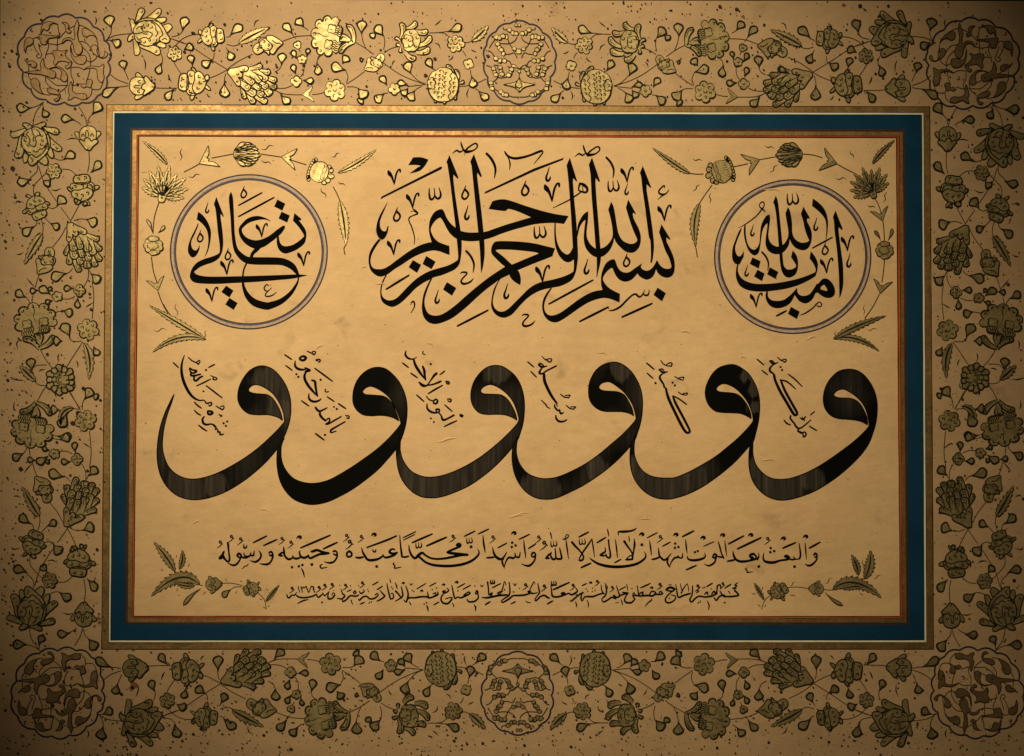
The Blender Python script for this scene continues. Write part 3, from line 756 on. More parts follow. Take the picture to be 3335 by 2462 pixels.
# ---------------------------------------------------------------- the script
script("""@ 1180 440 3.991
p 1133,260* 1250,550* 1240,570* 1185,515* 1182,560* 1200,720 1240,1000 1280,1260 1292,1400 1290,1500 1275,1627 1250,1697 1200,1747 1130,1782 1030,1822 930,1849 880,1877 800,1917 700,1987 620,2067 540,2147 470,2202 400,2232 340,2222 280,2187 245,2137 233,2057 240,1967 265,1887 300,1822* 320,1820* 285,1887 258,1967 250,2047 270,2107 320,2142 370,2147 430,2127 490,2077 570,1992 650,1912 730,1847 820,1792 900,1757 1000,1727 1090,1702 1170,1667 1235,1627* 1245,1597 1242,1507 1228,1367 1210,1180 1170,850 1140,600 1105,380* 1093,350*
p 1450,245* 1555,535* 1540,550* 1495,490* 1492,530* 1515,720 1545,960 1575,1250 1587,1400 1590,1550 1575,1677 1560,1747 1543,1800* 1540,1747 1535,1627 1530,1527 1518,1377 1505,1250 1480,1000 1460,800 1440,600 1420,400* 1403,345*
p 1690,860* 1760,840 1850,835 1950,860 2080,905 2235,955 2395,1000 2535,1030 2682,1051* 2622,1155* 2500,1142 2375,1145 2225,1162 2075,1200 1950,1235 1800,1285 1700,1325 1600,1355 1500,1375 1400,1380 1300,1370 1220,1345 1150,1290 1100,1220 1060,1140 1030,1090 1010,1075 970,1095 920,1150 890,1220 900,1270 930,1330 980,1380 1040,1410 1132,1440* 1135,1560* 1080,1540 1000,1510 920,1500 840,1515 740,1550 640,1600 520,1680 420,1742 340,1802 290,1827 230,1839 170,1817 110,1757 85,1677 82,1597 100,1517 150,1427 215,1347* 240,1360* 180,1447 130,1537 108,1617 115,1687 150,1732 210,1742 270,1737 350,1697 450,1622 560,1542 660,1477 760,1427 860,1397 902,1392* 875,1300 865,1210 880,1100 930,1010 990,970 1040,965 1065,1000 1100,1080 1150,1150 1210,1200 1280,1245 1380,1265 1480,1265 1600,1255 1720,1215 1850,1170 2000,1125 2192,1068* 2120,1035 2000,985 1900,960 1860,985 1780,980 1640,960*
p 335,858* 250,1000 200,1110 180,1220 190,1290 220,1340 255,1360 290,1340 320,1290 335,1240 342,1178* 325,1190 310,1240 290,1250 260,1240 235,1200 230,1130 250,1060 290,970
q 248,800 1020,408 1040,420 1025,445 272,815 238,838
q 1598,735 2235,432 2600,300 2618,290 2608,322 2235,470 1620,752 1582,762
@ 1180 760 3.991
c 27 312 725 605 545; c 27 1235 1205 1632 1000
@ 1700 760 3.991
c 26 350 918 920 608; c 28 750 1145 1120 958; c 28 1300 1088 1690 912
@ 1180 440 3.991
V 415 640; V 655 950; V 408 1555
@ 1700 440 3.991
V 390 860 1.2; V 1367 612; V 1852 1115 1.05
@ 1700 760 3.991
V 268 632 1.1; H 1358 385 .95; Y 855 335 1.05
@ 1180 440 3.991
H 1335 785; H 2115 733 1.08; H 448 1070; W 945 770; A 1615 240; Y 1375 915; S 1280 85
v 655 955 12 690 985 24 718 1012 24 ; c 9 630 1000 650 985 690 1002 ; v 715 1025 20 660 1045 14 615 1070 16 605 1110 14 640 1190 16 665 1270 14 680 1340 12 675 1420 5
p 660,290* 760,288 860,318* 820,390 760,455 700,480 612,500* 680,450 720,420 755,400 700,388 597,390*
v 1850 212 14 1870 248 26 1905 280 26 1980 303 30 2080 290 28 2180 262 24 2275 224 28 2330 205 26 2345 225 16 2315 270 16 2230 375 4; v 1880 260 20 1905 310 16 1920 380 18 1912 450 6
@ 1700 440 3.991
p 622,292* 718,600* 708,605* 665,560* 663,620* 680,850 700,1050 715,1250 722,1400 728,1577 715,1697 700,1777 660,1867 600,1917 500,1962 400,1982 300,2002 200,2037 100,2097 0,2187 -115,2317 -175,2357 -235,2374 -305,2357 -365,2307 -400,2227 -395,2127 -365,1997 -297,1875* -282,1872* -335,1977 -370,2097 -378,2177 -355,2247 -305,2287 -245,2292 -185,2262 -115,2197 -15,2097 75,2007 160,1947 260,1907 400,1877 540,1837 640,1792 670,1767* 675,1677 668,1587 660,1450 640,1100 620,800 600,560 580,390*
W 1190 670 .93; W 235 1270; A 1095 290 .85; Y 355 415; Y 1372 628 .8; S 795 127
v 430 1145 16 430 1290 20 448 1420 32 490 1520 52 545 1580 75 600 1602 92 650 1565 80 672 1500 50 690 1420 20
p 715,1250* 725,1170 760,1090 800,1030 855,988* 860,1010 858,1100 845,1200 840,1300 860,1370 900,1430 955,1475* 1020,1475* 1080,1450 1140,1390 1175,1320 1175,1220 1150,1080 1120,970* 1158,866* 1190,930 1215,1060 1235,1190 1260,1290 1310,1370 1390,1410 1450,1410 1490,1385* 1495,1350 1450,1250 1400,1110 1350,945* 1380,836* 1487,1030* 1440,1010* 1450,1080 1510,1200 1540,1290 1543,1380 1520,1460 1470,1515 1410,1530 1340,1510 1270,1450 1220,1390 1198,1335* 1185,1400 1150,1480 1100,1540 1040,1580 960,1585 890,1545 830,1470 805,1380 805,1270 825,1100* 790,1130 750,1200 720,1320
p 910,290* 1015,600* 1000,610* 958,560* 955,620* 970,850 995,1150 1010,1350 1022,1500 1025,1600 1010,1697 990,1777 976,1848* 968,1840 972,1727 970,1587 960,1500 930,1100 905,800 890,520 868,385*
p 1570,398* 1680,680* 1670,688* 1620,640* 1620,720* 1650,900 1680,1100 1705,1300 1715,1450 1700,1607 1684,1662* 1668,1660* 1675,1557 1668,1377 1645,1300 1600,950 1565,700 1550,560 1533,490*
p 1812,1158* 1930,1350* 1920,1362* 1875,1330* 1880,1387* 1930,1487 1970,1587 1985,1677 1980,1767 1950,1827 1890,1854 1820,1837 1765,1792 1742,1742* 1720,1807 1680,1857 1620,1879 1560,1857 1515,1822 1500,1797* 1460,1847 1410,1887 1340,1905 1270,1882 1220,1827 1190,1767 1170,1727 1120,1757 1070,1817 1052,1867 1065,1907 1110,1967 1180,2017 1272,2062* 1268,2177* 1210,2152 1140,2127 1060,2117 960,2137 860,2177 760,2237 660,2307 560,2377 480,2422 420,2434 350,2412 290,2347 263,2257 270,2157 310,2067 370,1987* 390,1989* 335,2077 300,2157 288,2237 310,2307 360,2342 420,2339 500,2307 600,2237 720,2147 840,2072 950,2027 1045,2012* 1028,1937 1028,1837 1050,1747 1090,1667 1140,1627 1190,1612 1215,1637 1240,1707 1280,1762 1340,1787 1400,1777 1470,1727 1562,1665* 1545,1717 1580,1752 1630,1762 1680,1737 1720,1687 1755,1620* 1785,1677 1830,1722 1890,1739 1935,1727* 1940,1697 1910,1597 1860,1497 1820,1377 1780,1262*
@ 1180 760 3.991
p 1740,105 1850,100 2050,108 2235,130 2375,163 2505,195* 2470,297* 2295,265* 2235,243 2000,217 1850,210 1750,212 1735,228* 1830,300 1900,365 1950,410* 1860,437* 1790,380 1720,310 1680,260 1675,200 1700,135
p 2505,195* 2470,297* 2375,335 2225,393 2020,478* 1900,540 1800,590 1700,660 1600,735 1480,840 1350,960 1200,1080 1100,1135 1000,1170 930,1177 860,1155 800,1090 775,990 780,880 800,780 840,680 885,593* 910,583* 870,670 830,780 808,880 820,970 860,1040 930,1068 1010,1060 1100,1015 1220,925 1350,810 1480,700 1620,590 1750,500 1860,430* 1945,405 2150,320 2295,262
p 1905,520* 1930,580 1980,630 2052,672* 2060,600 2045,520 2015,470*
q 658,346 764,408 712,514 602,440; q 830,293 952,368 900,465 783,398; q 1100,633 1222,710 1165,810 1049,730; q 3837,705 3946,778 3895,885 3784,800
A 1350 230 .88; Y 988 735 .95; Y 1888 655 1.05; Z 1275 520; Z 2075 1070
v 630 930 8 640 895 16 665 885 22 680 920 18 670 970 14 632 1035 8
@ 1700 760 3.991
v 1130 1005 10 1200 995 22 1280 950 24 1360 870 22 1430 805 20 1480 790 24 1520 825 24 1560 805 18 1598 735 6; v 1570 780 14 1600 805 22 1635 800 22 1650 770 14 1650 730 6
@ 1700 440 3.991
v 745 625 16 790 640 36 840 680 34 848 725 26 820 745 26 750 725 20 735 700 18 750 640 24; c 11 785 665 795 735; v 760 745 16 680 800 18 600 850 15 500 900 14 400 948 6
v 1850 685 12 1848 655 16 1800 695 18 1775 740 20 1810 770 24 1870 760 16 1910 710 8; v 1870 760 18 1815 795 14 1765 838 5
""", 'basmala_inscription', "large black Arabic line at the top centre, its tall letters interlaced", contour=0, fat=1.12, mfat=1.5)

script("""@ 530 560 3.991
v 888 262 6 887 345 54 905 600 46 915 800 44 942 980 52 995 1070 72 1085 1140 88 1200 1156 98 1400 1158 98 1560 1168 94 1680 1225 84 1745 1310 46 1765 1350 22 1762 1400 20 1735 1470 32 1660 1580 52 1540 1680 72 1400 1735 92 1330 1740 98 1200 1700 95 1110 1620 72 1060 1520 44 1042 1430 30 1045 1320 22 1065 1240 22 1095 1180 22
v 1400 637 8 1320 605 26 1220 600 58 1115 632 60 1040 695 46 1008 750 42 1030 830 54 1100 902 80 1200 942 108 1290 928 104 1380 880 84 1450 830 78 1520 770 72 1572 715 42; v 1255 950 80 1225 1000 60 1170 1060 44 1150 1115 40
p 1712,533* 1803,610* 1795,632* 1770,625* 1810,680 1850,740 1867,800 1860,880 1840,930 1780,985 1700,1030 1600,1060 1540,1040 1500,990 1482,920 1485,850* 1510,835* 1520,900 1550,950 1600,965 1680,950 1760,905 1835,840* 1830,810 1770,720 1692,632*
p 697,323* 797,580* 785,582* 752,545* 755,600 775,750 787,900 780,1000 760,1070 720,1130 650,1175 560,1205 480,1240 408,1298* 440,1330 520,1352 640,1360 900,1357 1200,1350 1500,1340 1750,1332 1888,1343* 1700,1385 1500,1405 1200,1430 900,1445 700,1455 500,1450 400,1430 355,1375 360,1310 390,1240 450,1175 540,1130 640,1100 720,1065 742,1040* 740,950 720,800 700,600 685,480 665,420*
p 460,518* 520,560 580,640 620,740 628,820 610,950 580,1050 538,1112* 575,1020 592,920 590,830 570,750 520,680 465,632* 442,620*
p 460,665* 464,690 420,800 380,880 370,940 390,1000 430,1020 460,990 482,943* 475,1010 440,1080 400,1110 365,1100 330,1040 335,950 370,850 420,750
c 24 987 435 1290 270; c 26 987 580 1445 333
q 1490,358 1593,412 1555,502 1450,450; q 1545,516 1652,565 1618,657 1506,605; q 825,1477 919,1541 868,1632 762,1559; q 868,1636 974,1704 922,1793 813,1722
H 1052 295 .85; H 487 868 .85; H 847 1100 .85; Y 590 395 .75; V 1288 845 .9; V 1833 1220 .95; V 835 1337; V 640 1683 .95
v 1375 1480 14 1355 1462 16 1320 1500 18 1330 1540 18 1370 1545 14 1415 1505 8; v 1370 1545 14 1335 1590 16 1340 1615 18 1390 1615 20 1440 1595 16 1478 1560 8
""", 'roundel_inscription', "black Arabic words inside the left-hand circle", mfat=1.45)
script("""@ 2300 570 3.991
p 1680,460* 1774,700* 1765,718* 1722,680* 1720,720 1735,850 1755,1000 1775,1150 1782,1300 1780,1420 1760,1530 1730,1607* 1728,1500 1725,1350 1715,1180 1695,950 1670,750 1658,600 1645,550*
p 1385,306* 1450,350 1520,420 1565,510 1583,620 1575,740 1560,842* 1553,830 1560,720 1555,620 1530,550 1470,480 1410,430 1374,402*
c 24 1380 950 1638 810
p 903,268* 930,340 950,500 970,700 985,850 993,920 990,1000 998,1110 1010,1180 1050,1225 1110,1225 1160,1200* 1165,1170 1130,1110 1102,1070* 1122,980* 1170,1040 1192,1120 1190,1210 1160,1290 1090,1332 1030,1320 985,1260 962,1160 950,1040 940,900 925,700 905,500 885,390 868,360*
p 500,650* 488,690 490,780 510,880 550,980 600,1035 640,1043 680,1010 700,930 715,820 730,730 760,660 795,625* 790,700 775,800 770,890 790,960 840,1010 920,1030 1000,1005 1050,950 1075,900 1085,835* 1110,890 1160,945 1230,975 1290,972 1340,930 1368,850 1372,760 1350,680 1310,600 1315,562* 1348,570* 1340,545* 1262,410* 1230,505* 1260,600 1280,700 1310,790 1338,850* 1310,870 1250,880 1190,860 1140,810 1118,740 1115,620 1100,520 1085,460 1062,413* 1028,500* 1045,600 1065,720 1062,800 1030,870 990,910 930,930 870,910 825,860 808,790 815,700 825,620 830,560 822,513* 780,530 740,590 710,670 698,780 690,880 660,945 620,970 570,945 535,880 515,780 513,650*
v 768 482 8 740 450 22 700 420 16 690 390 14 715 355 18 745 355 18 752 400 16 720 445 18 690 490 18 620 560 16 500 645 14 418 688 4
p 460,683* 455,720 410,830 378,930 382,1000 410,1050 440,1055 470,1020 488,980* 485,1060 460,1110 430,1160 380,1155 345,1110 335,1040 345,940 380,840 420,740
p 425,1148* 400,1170 385,1250 390,1340 430,1430 510,1485 620,1510 760,1515 900,1500 1050,1475 1200,1430 1330,1370 1420,1315* 1445,1230 1450,1150 1430,1090 1400,1040 1357,988* 1342,1085* 1390,1150 1420,1220 1415,1262* 1330,1300 1200,1345 1050,1380 900,1405 750,1415 620,1410 520,1380 450,1330 415,1260 413,1200
q 600,1070 706,1120 682,1217 566,1155; q 665,1230 758,1280 725,1380 621,1318; q 825,1197 937,1260 900,1352 791,1290
A 722 1000 .75; Y 612 645 .8; Y 1437 555 .9; Y 1868 1022 .95; Y 537 1168 .8; W 1125 320 .95; H 1543 990 .9; V 1835 985 1; V 1565 1275 1; V 650 1719 .95
v 1410 1520 50 1440 1478 62 1485 1420 58 1545 1385 88 1608 1450 98 1622 1535 100 1560 1550 90 1480 1515 64 1440 1480 40
p 1440,1408* 1480,1450 1480,1520 1420,1530* 1390,1600 1340,1650 1280,1669 1210,1640 1170,1590 1150,1560* 1110,1640 1060,1690 980,1725 900,1730 830,1700 785,1640 770,1570 780,1515* 803,1515* 805,1580 850,1625 930,1635 1010,1620 1080,1570 1140,1510 1180,1463* 1190,1530 1230,1565 1290,1568 1350,1540 1400,1470
q 1100,1712 1215,1776 1178,1873 1061,1804
c 28 912 1832 1040 1765; v 1210 1824 5 1270 1804 18 1330 1769 20 1390 1724 18 1430 1679 18 1470 1649 16 1500 1679 16 1480 1714 16 1440 1699 16
""", 'roundel_inscription', "black Arabic words inside the right-hand circle", mfat=1.45)

SIDE = [("slanting small Arabic phrase inside the tail of the leftmost waw", """@ 490 1140 2.9987
c 11 222 122 275 172; v 332 52 3 312 110 12 303 180 17 312 260 20 340 345 21 385 425 19 430 470 16 480 492 11 515 488 9
c 10 370 70 405 103 445 122 475 140; c 9 445 125 475 100 482 120 460 140; c 11 568 170 628 140; d 543 195 19
c 14 382 180 395 215 420 225 450 210 445 200 415 195 385 175; c 15 400 215 395 245 430 250 490 235; c 15 430 255 425 285 445 300 480 270 510 255
c 11 452 350 520 318 588 283; c 10 590 250 620 265 610 285 640 290 650 275 625 262; c 12 545 348 620 405 698 465; d 518 403 17
c 11 515 488 535 500 545 520 575 515 595 512 598 530 580 547 568 535; c 12 430 508 460 540 498 567; c 12 430 588 462 620 490 635
c 10 640 545 680 570 705 580; c 9 685 550 715 545 718 565 700 585 685 565; c 17 560 595 590 598 608 612 585 628 562 620 560 600
c 9 668 625 680 640 690 635 700 645 685 650; d 715 715 20; d 750 698 19; d 737 740 19
v 530 648 5 510 670 14 515 710 17 545 728 15 590 722 11 620 730 10 640 752 11 635 775 11; c 12 640 760 660 785 655 800 680 800 678 825 700 825 715 820; c 12 600 722 628 745 650 770; c 13 472 735 510 765 550 790"""),
("slanting small Arabic phrase before the second waw", """@ 490 1140 2.9987
c 12 1310 45 1380 92; c 10 1530 10 1560 25 1595 40; c 10 1580 15 1610 15 1605 40 1590 45 1580 20; c 18 1460 75 1490 60 1520 75 1495 100 1462 92 1458 75
c 11 1615 95 1650 90 1658 105 1645 122; c 9 1615 100 1640 108; v 1415 105 4 1412 150 15 1435 180 18 1480 192 15 1515 185 10; v 1510 172 10 1560 198 13 1520 215 12 1505 250 17 1510 290 19 1540 345 19 1585 400 17 1630 450 8
c 12 1540 190 1510 210; v 1575 295 12 1605 305 17 1612 350 17 1620 400 15 1632 450 10; c 13 1605 178 1690 240 1778 305; c 11 1320 150 1385 198
d 1425 235 19; d 1445 262 19; d 1662 290 20; c 9 1712 380 1705 400 1720 410 1742 405; v 1548 425 6 1548 470 15 1575 498 17 1615 503 15 1650 490 12 1665 475 8
c 11 1725 455 1795 502; c 12 1835 522 1908 572; c 12 1475 495 1548 547; d 1792 555 16; d 1820 575 20
v 1612 560 14 1635 590 17 1660 595 13 1695 580 12 1728 562 5; v 1660 595 10 1655 630 17 1680 665 17 1710 690 14; c 12 1710 690 1740 665 1752 680 1740 705 1715 718; v 1715 722 14 1740 720 12 1800 685 12 1862 650 10
c 11 1905 640 1938 645 1935 668 1915 660; v 1900 700 10 1830 740 12 1765 780 14 1765 805 12 1815 790 5; c 13 1612 815 1695 878; d 1705 828 20"""),
("slanting small Arabic phrase before the third waw", """@ 1100 1140 2.9987
v 668 5 6 660 45 15 690 80 15 735 88 10 770 70 5; v 740 90 14 760 150 19 800 215 19 860 295 6; v 830 160 14 845 200 19 850 250 15 862 295 6; c 9 835 10 830 35 855 45
c 12 632 125 690 170; c 12 712 225 778 270; d 908 137 19; v 995 242 5 1020 225 11 1043 205 10; v 795 315 12 830 345 22 870 345 12 905 300 10 940 250 17 965 228 18; v 860 345 10 930 335 12 1000 308 14 1012 300 4
c 13 1055 305 1085 310 1085 330 1065 325 1060 308; c 13 885 425 950 385 1022 345; c 12 770 438 842 502; c 10 865 450 895 485 935 495; c 14 935 495 960 480 975 500 960 522 935 515 935 495
c 12 1070 478 1105 480 1100 505 1075 495; v 872 525 8 875 570 14 905 600 16 945 612 14 985 608 10; c 14 965 600 960 580 990 580 990 605; v 985 610 10 1010 640 11 1025 680 17 1060 675 13 1135 635 13
c 11 1045 535 1118 600; d 910 668 17; d 938 703 17; c 15 1195 630 1220 640 1210 650 1195 640; c 12 1040 747 1100 718 1162 690"""),
("slanting small Arabic word before the fourth waw", """@ 1650 1140 2.9987
c 11 205 115 265 165; c 11 235 208 292 265; c 9 345 62 380 95 410 105; c 10 385 90 435 85 438 105 415 118 395 100; v 315 145 16 345 165 15 395 155 5; v 315 145 16 330 130 12 360 150 10; v 355 165 8 330 195 13 320 225 17 350 230 12 385 205 11 485 155 12
v 365 235 18 370 300 21 400 375 21 440 450 19 490 520 14; v 470 530 8 470 555 13 500 590 13 520 580 8; v 490 535 10 495 550 6; v 515 590 12 530 620 16 555 610 8; c 10 525 430 565 460 605 462; c 9 570 445 620 440 600 470
c 10 340 490 375 525 385 535 395 555 422 570; c 10 582 540 620 570 660 577; c 9 625 555 675 555 650 575; v 480 635 8 485 670 15 515 697 15 560 695 12 588 680 8"""),
("slanting small Arabic word before the fifth waw, with a long hairpin kaf", """@ 1650 1140 2.9987
c 12 1365 125 1440 188; c 11 1372 225 1430 278; c 9 1505 100 1530 135 1580 160; c 10 1560 145 1590 125 1615 130 1605 160 1585 150; v 1490 190 12 1530 220 15 1573 210 6; c 10 1490 190 1520 185 1540 210
v 1530 225 8 1500 250 13 1498 280 16 1530 330 13 1535 345 10; d 1537 352 18; v 1535 360 12 1565 380 8; v 1555 375 14 1580 470 20 1640 600 20 1710 740 20 1750 800 18 1780 805 16 1785 780 16 1720 650 18 1650 520 18 1625 450 14; v 1622 447 8 1680 475 11 1755 530 10
c 9 1640 258 1680 280 1725 295; c 9 1685 270 1730 265 1725 285; d 1620 318 19; d 1643 345 19; c 9 1675 408 1705 430 1750 440; c 9 1720 425 1765 420 1755 440; d 1453 322 20"""),
("slanting small Arabic word before the rightmost waw, with a long hairpin kaf", """@ 2200 1140 2.9987
c 11 795 88 862 145; c 11 843 198 900 243; c 9 995 70 1030 100 1060 110; c 10 1040 95 1078 90 1078 110 1058 122; v 920 105 12 955 135 15 1000 120 6; c 10 920 105 945 105 970 130
v 960 140 8 925 170 13 922 205 16 955 230 12 962 245 14; v 962 245 18 975 300 18 1020 400 20 1090 520 20 1150 620 20 1175 635 16 1185 610 18 1130 510 18 1065 390 18 1028 295 14; v 1020 292 10 1090 310 12 1172 380 8
c 11 1100 235 1165 285 1235 355; d 1025 165 19; d 1040 195 19; v 1125 640 10 1120 665 13 1145 700 13 1165 720 10; v 1160 720 12 1180 750 15 1210 765 12 1260 735 10 1320 682 8; v 1205 765 6 1195 790 14 1235 810 16
c 12 1235 810 1260 800 1275 825 1250 850 1245 820; c 12 1060 685 1085 715 1120 730; c 11 1215 660 1245 680 1260 660 1270 650; c 9 1235 655 1260 690; c 10 1315 635 1358 600; c 11 1305 742 1378 787""")]
for lab, t in SIDE: script(t, 'slanting_inscription', lab, fat=1.45)

script("""@ 700 1700 3.996
n word; v 80 470 26 60 465 20 95 430 22 115 390 20 120 375 8; v 110 430 14 130 480 20 160 510 20 185 510 18 190 470 18 180 380 16 170 280 22 160 265 10; v 60 475 22 110 460 20 120 480 18; P 70 262; P 215 190; P 335 222
v 290 440 22 310 410 24 340 430 20 330 465 18 300 450 18; v 345 440 16 320 500 16 280 550 20 240 562 20 200 550 14 165 530 5; v 340 450 16 380 465 20 420 460 18; v 375 400 8 390 440 16 430 450 20 460 430 16 470 395 8; v 460 430 16 500 435 18 512 375 8
v 378 290 8 380 335 18 410 330 14 415 300 8; c 10 355 610 395 570 410 575 435 545; v 575 375 10 600 420 18 590 470 18 540 515 22 500 515 16 460 500 5; c 18 500 268 672 182; c 18 635 305 805 228
n word; v 705 400 16 730 385 20 750 410 18 735 440 18 710 425 16; v 750 410 14 755 450 18 725 520 18 680 550 22 620 548 16 580 540 5
n word; P 875 217; P 990 264; J 1095 200; v 835 430 24 870 400 20 890 395 14; c 20 835 435 880 440; v 895 325 10 900 380 20 905 430 20 935 470 22 970 485 22 1010 465 16; v 1010 440 12 1030 470 20 1070 475 22 1105 465 18; v 1110 370 8 1100 400 16 1120 450 22 1170 465 24 1210 440 18 1220 430 14; v 1210 440 16 1240 470 22 1290 450 22 1360 420 22 1430 412 24 1485 405 20; v 1480 405 20 1400 390 24 1330 365 24 1280 380 26 1255 385 20
d 1003 588 30; d 1092 575 30; d 1138 558 30; d 1262 552 34; v 1125 600 8 1150 650 16 1165 718 5; c 20 1118 335 1500 172; c 20 1412 348 1590 265; v 1400 550 8 1370 565 14 1385 600 14 1460 585 8
n word; v 1540 385 18 1565 375 20 1590 400 16 1575 430 18 1545 415 16; v 1590 400 14 1590 450 18 1555 510 18 1510 530 22 1460 528 14 1420 515 5
n word; P 1715 177; P 1755 258 1.25; P 1905 190; J 2068 165; v 1720 400 20 1750 380 22 1780 410 20 1770 445 20 1725 450 20 1715 410 18; v 1910 335 8 1920 380 16 1945 430 22 1980 480 20; c 22 1835 460 1880 465 1930 455; c 20 1980 330 2238 235 2363 180
@ 1200 1700 3.996
v -55 430 18 -10 488 24 60 495 26 130 478 22 190 440 16; v 185 420 10 215 460 20 280 450 22 340 425 22 375 395 14; v 375 395 16 320 410 22 275 395 24 285 365 20 320 350 18 345 362 12; v 55 355 8 65 385 16 90 385 16 98 355 8; d 107 578 33; v 335 530 8 320 548 14 345 565 12 340 600 14 425 585 8
n word; v 408 170 8 415 280 14 430 400 20 435 450 18; c 20 435 455 480 455 525 445; v 525 300 8 535 370 18 560 430 22 600 470 24 640 455 18 690 410 12; v 620 455 18 660 420 24 700 400 24 740 430 20 800 465 20 880 480 20 980 475 22 1090 455 24 1200 430 26 1290 428 22; v 1290 425 22 1180 415 26 1080 405 26 1025 395 20 1080 365 22 1160 330 22 1195 300 20; v 1150 300 24 1175 280 22 1200 300 22 1180 325 24
c 14 450 205 615 125; c 12 455 235 605 160; c 20 570 268 830 155; c 22 758 310 1015 198; P 1100 187; W 655 305 .5
n word; v 640 440 20 680 470 22 740 520 22 830 555 24 950 570 26 1080 570 26 1220 550 26 1340 505 24 1420 440 20 1440 390 14 1420 350 6; d 1335 322 34; W 1315 245 .48; c 16 1248 185 1385 118; c 16 1428 155 1565 90; v 1490 175 8 1498 270 18 1510 340 16 1518 400 6
n word; P 1620 197; c 16 1685 335 1800 275; d 1870 268 30; d 1865 325 30; d 1915 305 30; J 1890 145; c 20 1540 465 1590 462 1640 455; v 1615 325 6 1630 400 20 1660 450 22 1700 470 18; v 1650 450 18 1700 482 24 1750 470 20 1800 390 8; v 1760 480 10 1740 500 16 1745 540 20 1770 600 8; v 1765 590 8 1790 510 14 1830 460 20 1880 470 22 1910 450 14; v 1905 400 8 1920 450 18 1960 455 18 1975 390 8; v 2020 230 6 2028 320 16 2040 400 14 2045 470 5; c 16 1960 225 2095 160; c 16 2080 345 2175 285
n word; v 2120 430 16 2145 395 20 2175 420 16 2150 455 18 2120 440 14; v 2175 420 14 2165 490 16 2120 550 20 2080 570 22 2030 560 14 1990 542 4; P 2215 197
@ 1700 1700 3.996
n word; v 365 130 5 375 160 14 390 225 5; P 290 272 1.25; W 415 285 .52; v 315 470 24 345 430 20 375 410 20 380 390 10; c 18 315 475 360 470; v 370 430 14 395 480 22 430 480 20 440 440 16 430 345 12; v 430 470 14 470 480 22 515 475 20 510 430 18 490 340 12; v 570 225 8 585 330 16 605 480 6; v 535 225 14 570 215 14 600 195 12 605 170 10 580 165 10 560 200 8
n word; v 650 260 22 690 310 22 740 360 18 780 410 16 800 450 16 790 490 18 755 500 20 745 480 12 790 395 16 850 310 18 910 220 10; v 910 215 8 925 320 14 945 455 5; c 18 740 195 865 130; W 785 260 .52; c 20 770 592 895 535; v 1110 90 5 1120 130 14 1130 185 5
n word; v 880 465 5 920 500 18 1000 545 24 1120 575 28 1250 582 28 1380 570 26 1500 540 24 1590 480 20 1612 430 14 1590 385 6; d 1560 295 34
n word; v 1125 230 16 1135 330 16 1148 400 18 1145 460 20 1110 460 18 1090 420 16; v 1020 430 22 1060 400 20 1085 380 16 1080 325 6; c 18 1020 435 1080 440; c 18 975 270 1090 200; v 1215 225 6 1230 340 16 1242 465 6; c 16 1205 530 1288 485
n word; v 1330 250 24 1370 310 20 1420 380 16 1440 430 18 1435 480 20; c 20 1350 490 1440 485; v 1355 485 10 1400 440 12 1440 430 14 1455 360 16 1465 290 20 1460 215 6; v 1390 180 6 1395 230 12 1400 255 4; v 1255 170 8 1255 128 16 1320 125 24 1400 118 20 1460 100 16 1490 75 5; J 1555 160
n word; c 14 1630 205 1760 138; P 1800 192; v 1660 240 6 1672 330 16 1685 435 5; c 18 1690 485 1740 480; v 1775 335 6 1780 390 16 1790 440 18 1840 490 22 1880 480 18 1940 410 8; c 20 1690 487 1760 470 1795 450; v 1905 480 10 1890 510 18 1900 550 18 1925 590 8; v 1920 580 8 1950 510 14 1990 465 20 2030 460 18; v 2030 440 14 2050 465 16 2085 460 16 2090 400 6; c 16 1830 315 1928 262; d 1993 280 29; d 1990 335 29; d 2035 325 29; J 2000 165
@ 2160 1700 3.996
c 20 250 190 398 115; v 290 225 6 298 310 16 310 410 5
n word; v 315 440 6 320 475 16 360 495 22 430 495 24 500 480 22 545 450 16 540 400 6; d 412 392 28; d 448 378 28; J 515 205; c 12 525 315 660 255; c 18 298 622 428 565; v 640 460 14 665 415 20 695 435 18 660 470 18; v 690 450 14 670 520 18 620 560 20 580 568 16 535 545 4; v 690 440 14 740 455 18 785 455 14; v 785 470 16 755 400 14 735 320 16 715 255 8; J 770 172; v 800 240 6 812 340 14 825 440 5
n word; c 20 850 285 1048 180; J 1135 170; c 22 965 350 1270 205; c 20 835 510 890 500 930 490; v 905 375 6 915 430 20 940 480 22 990 510 24 1060 512 24 1130 500 20 1200 480 22 1240 460 16 1240 400 6; v 1130 490 14 1170 465 20 1130 450 24 1135 425 22 1170 415 24 1195 430 18 1230 490 16; d 1243 578 34; v 1085 595 8 1070 612 14 1095 635 12 1090 655 14 1165 645 6
n word; v 1310 400 6 1300 450 14 1310 500 20 1360 522 26 1440 525 26 1520 500 20 1600 490 20 1640 480 14; v 1580 495 14 1640 460 22 1580 450 20 1600 435 20 1630 445 16; d 1397 338 30; d 1393 392 30; d 1442 378 30; P 1360 217; v 1640 480 14 1680 490 18 1720 480 14; c 14 1695 450 1720 485 1770 475; v 1770 480 18 1785 440 18 1780 360 16 1765 275 8; d 1708 580 34; c 20 1555 340 1722 268; J 1560 215
n word; v 1845 270 6 1852 360 14 1862 485 5; J 1850 190; v 1960 430 18 1980 405 20 2000 435 16 1975 460 18; v 2000 430 14 1995 490 16 1940 550 20 1890 568 20 1845 545 4; c 20 1900 340 2040 262
""", 'line_of_script', "long line of black Arabic script below the six waws", fat=1.4)

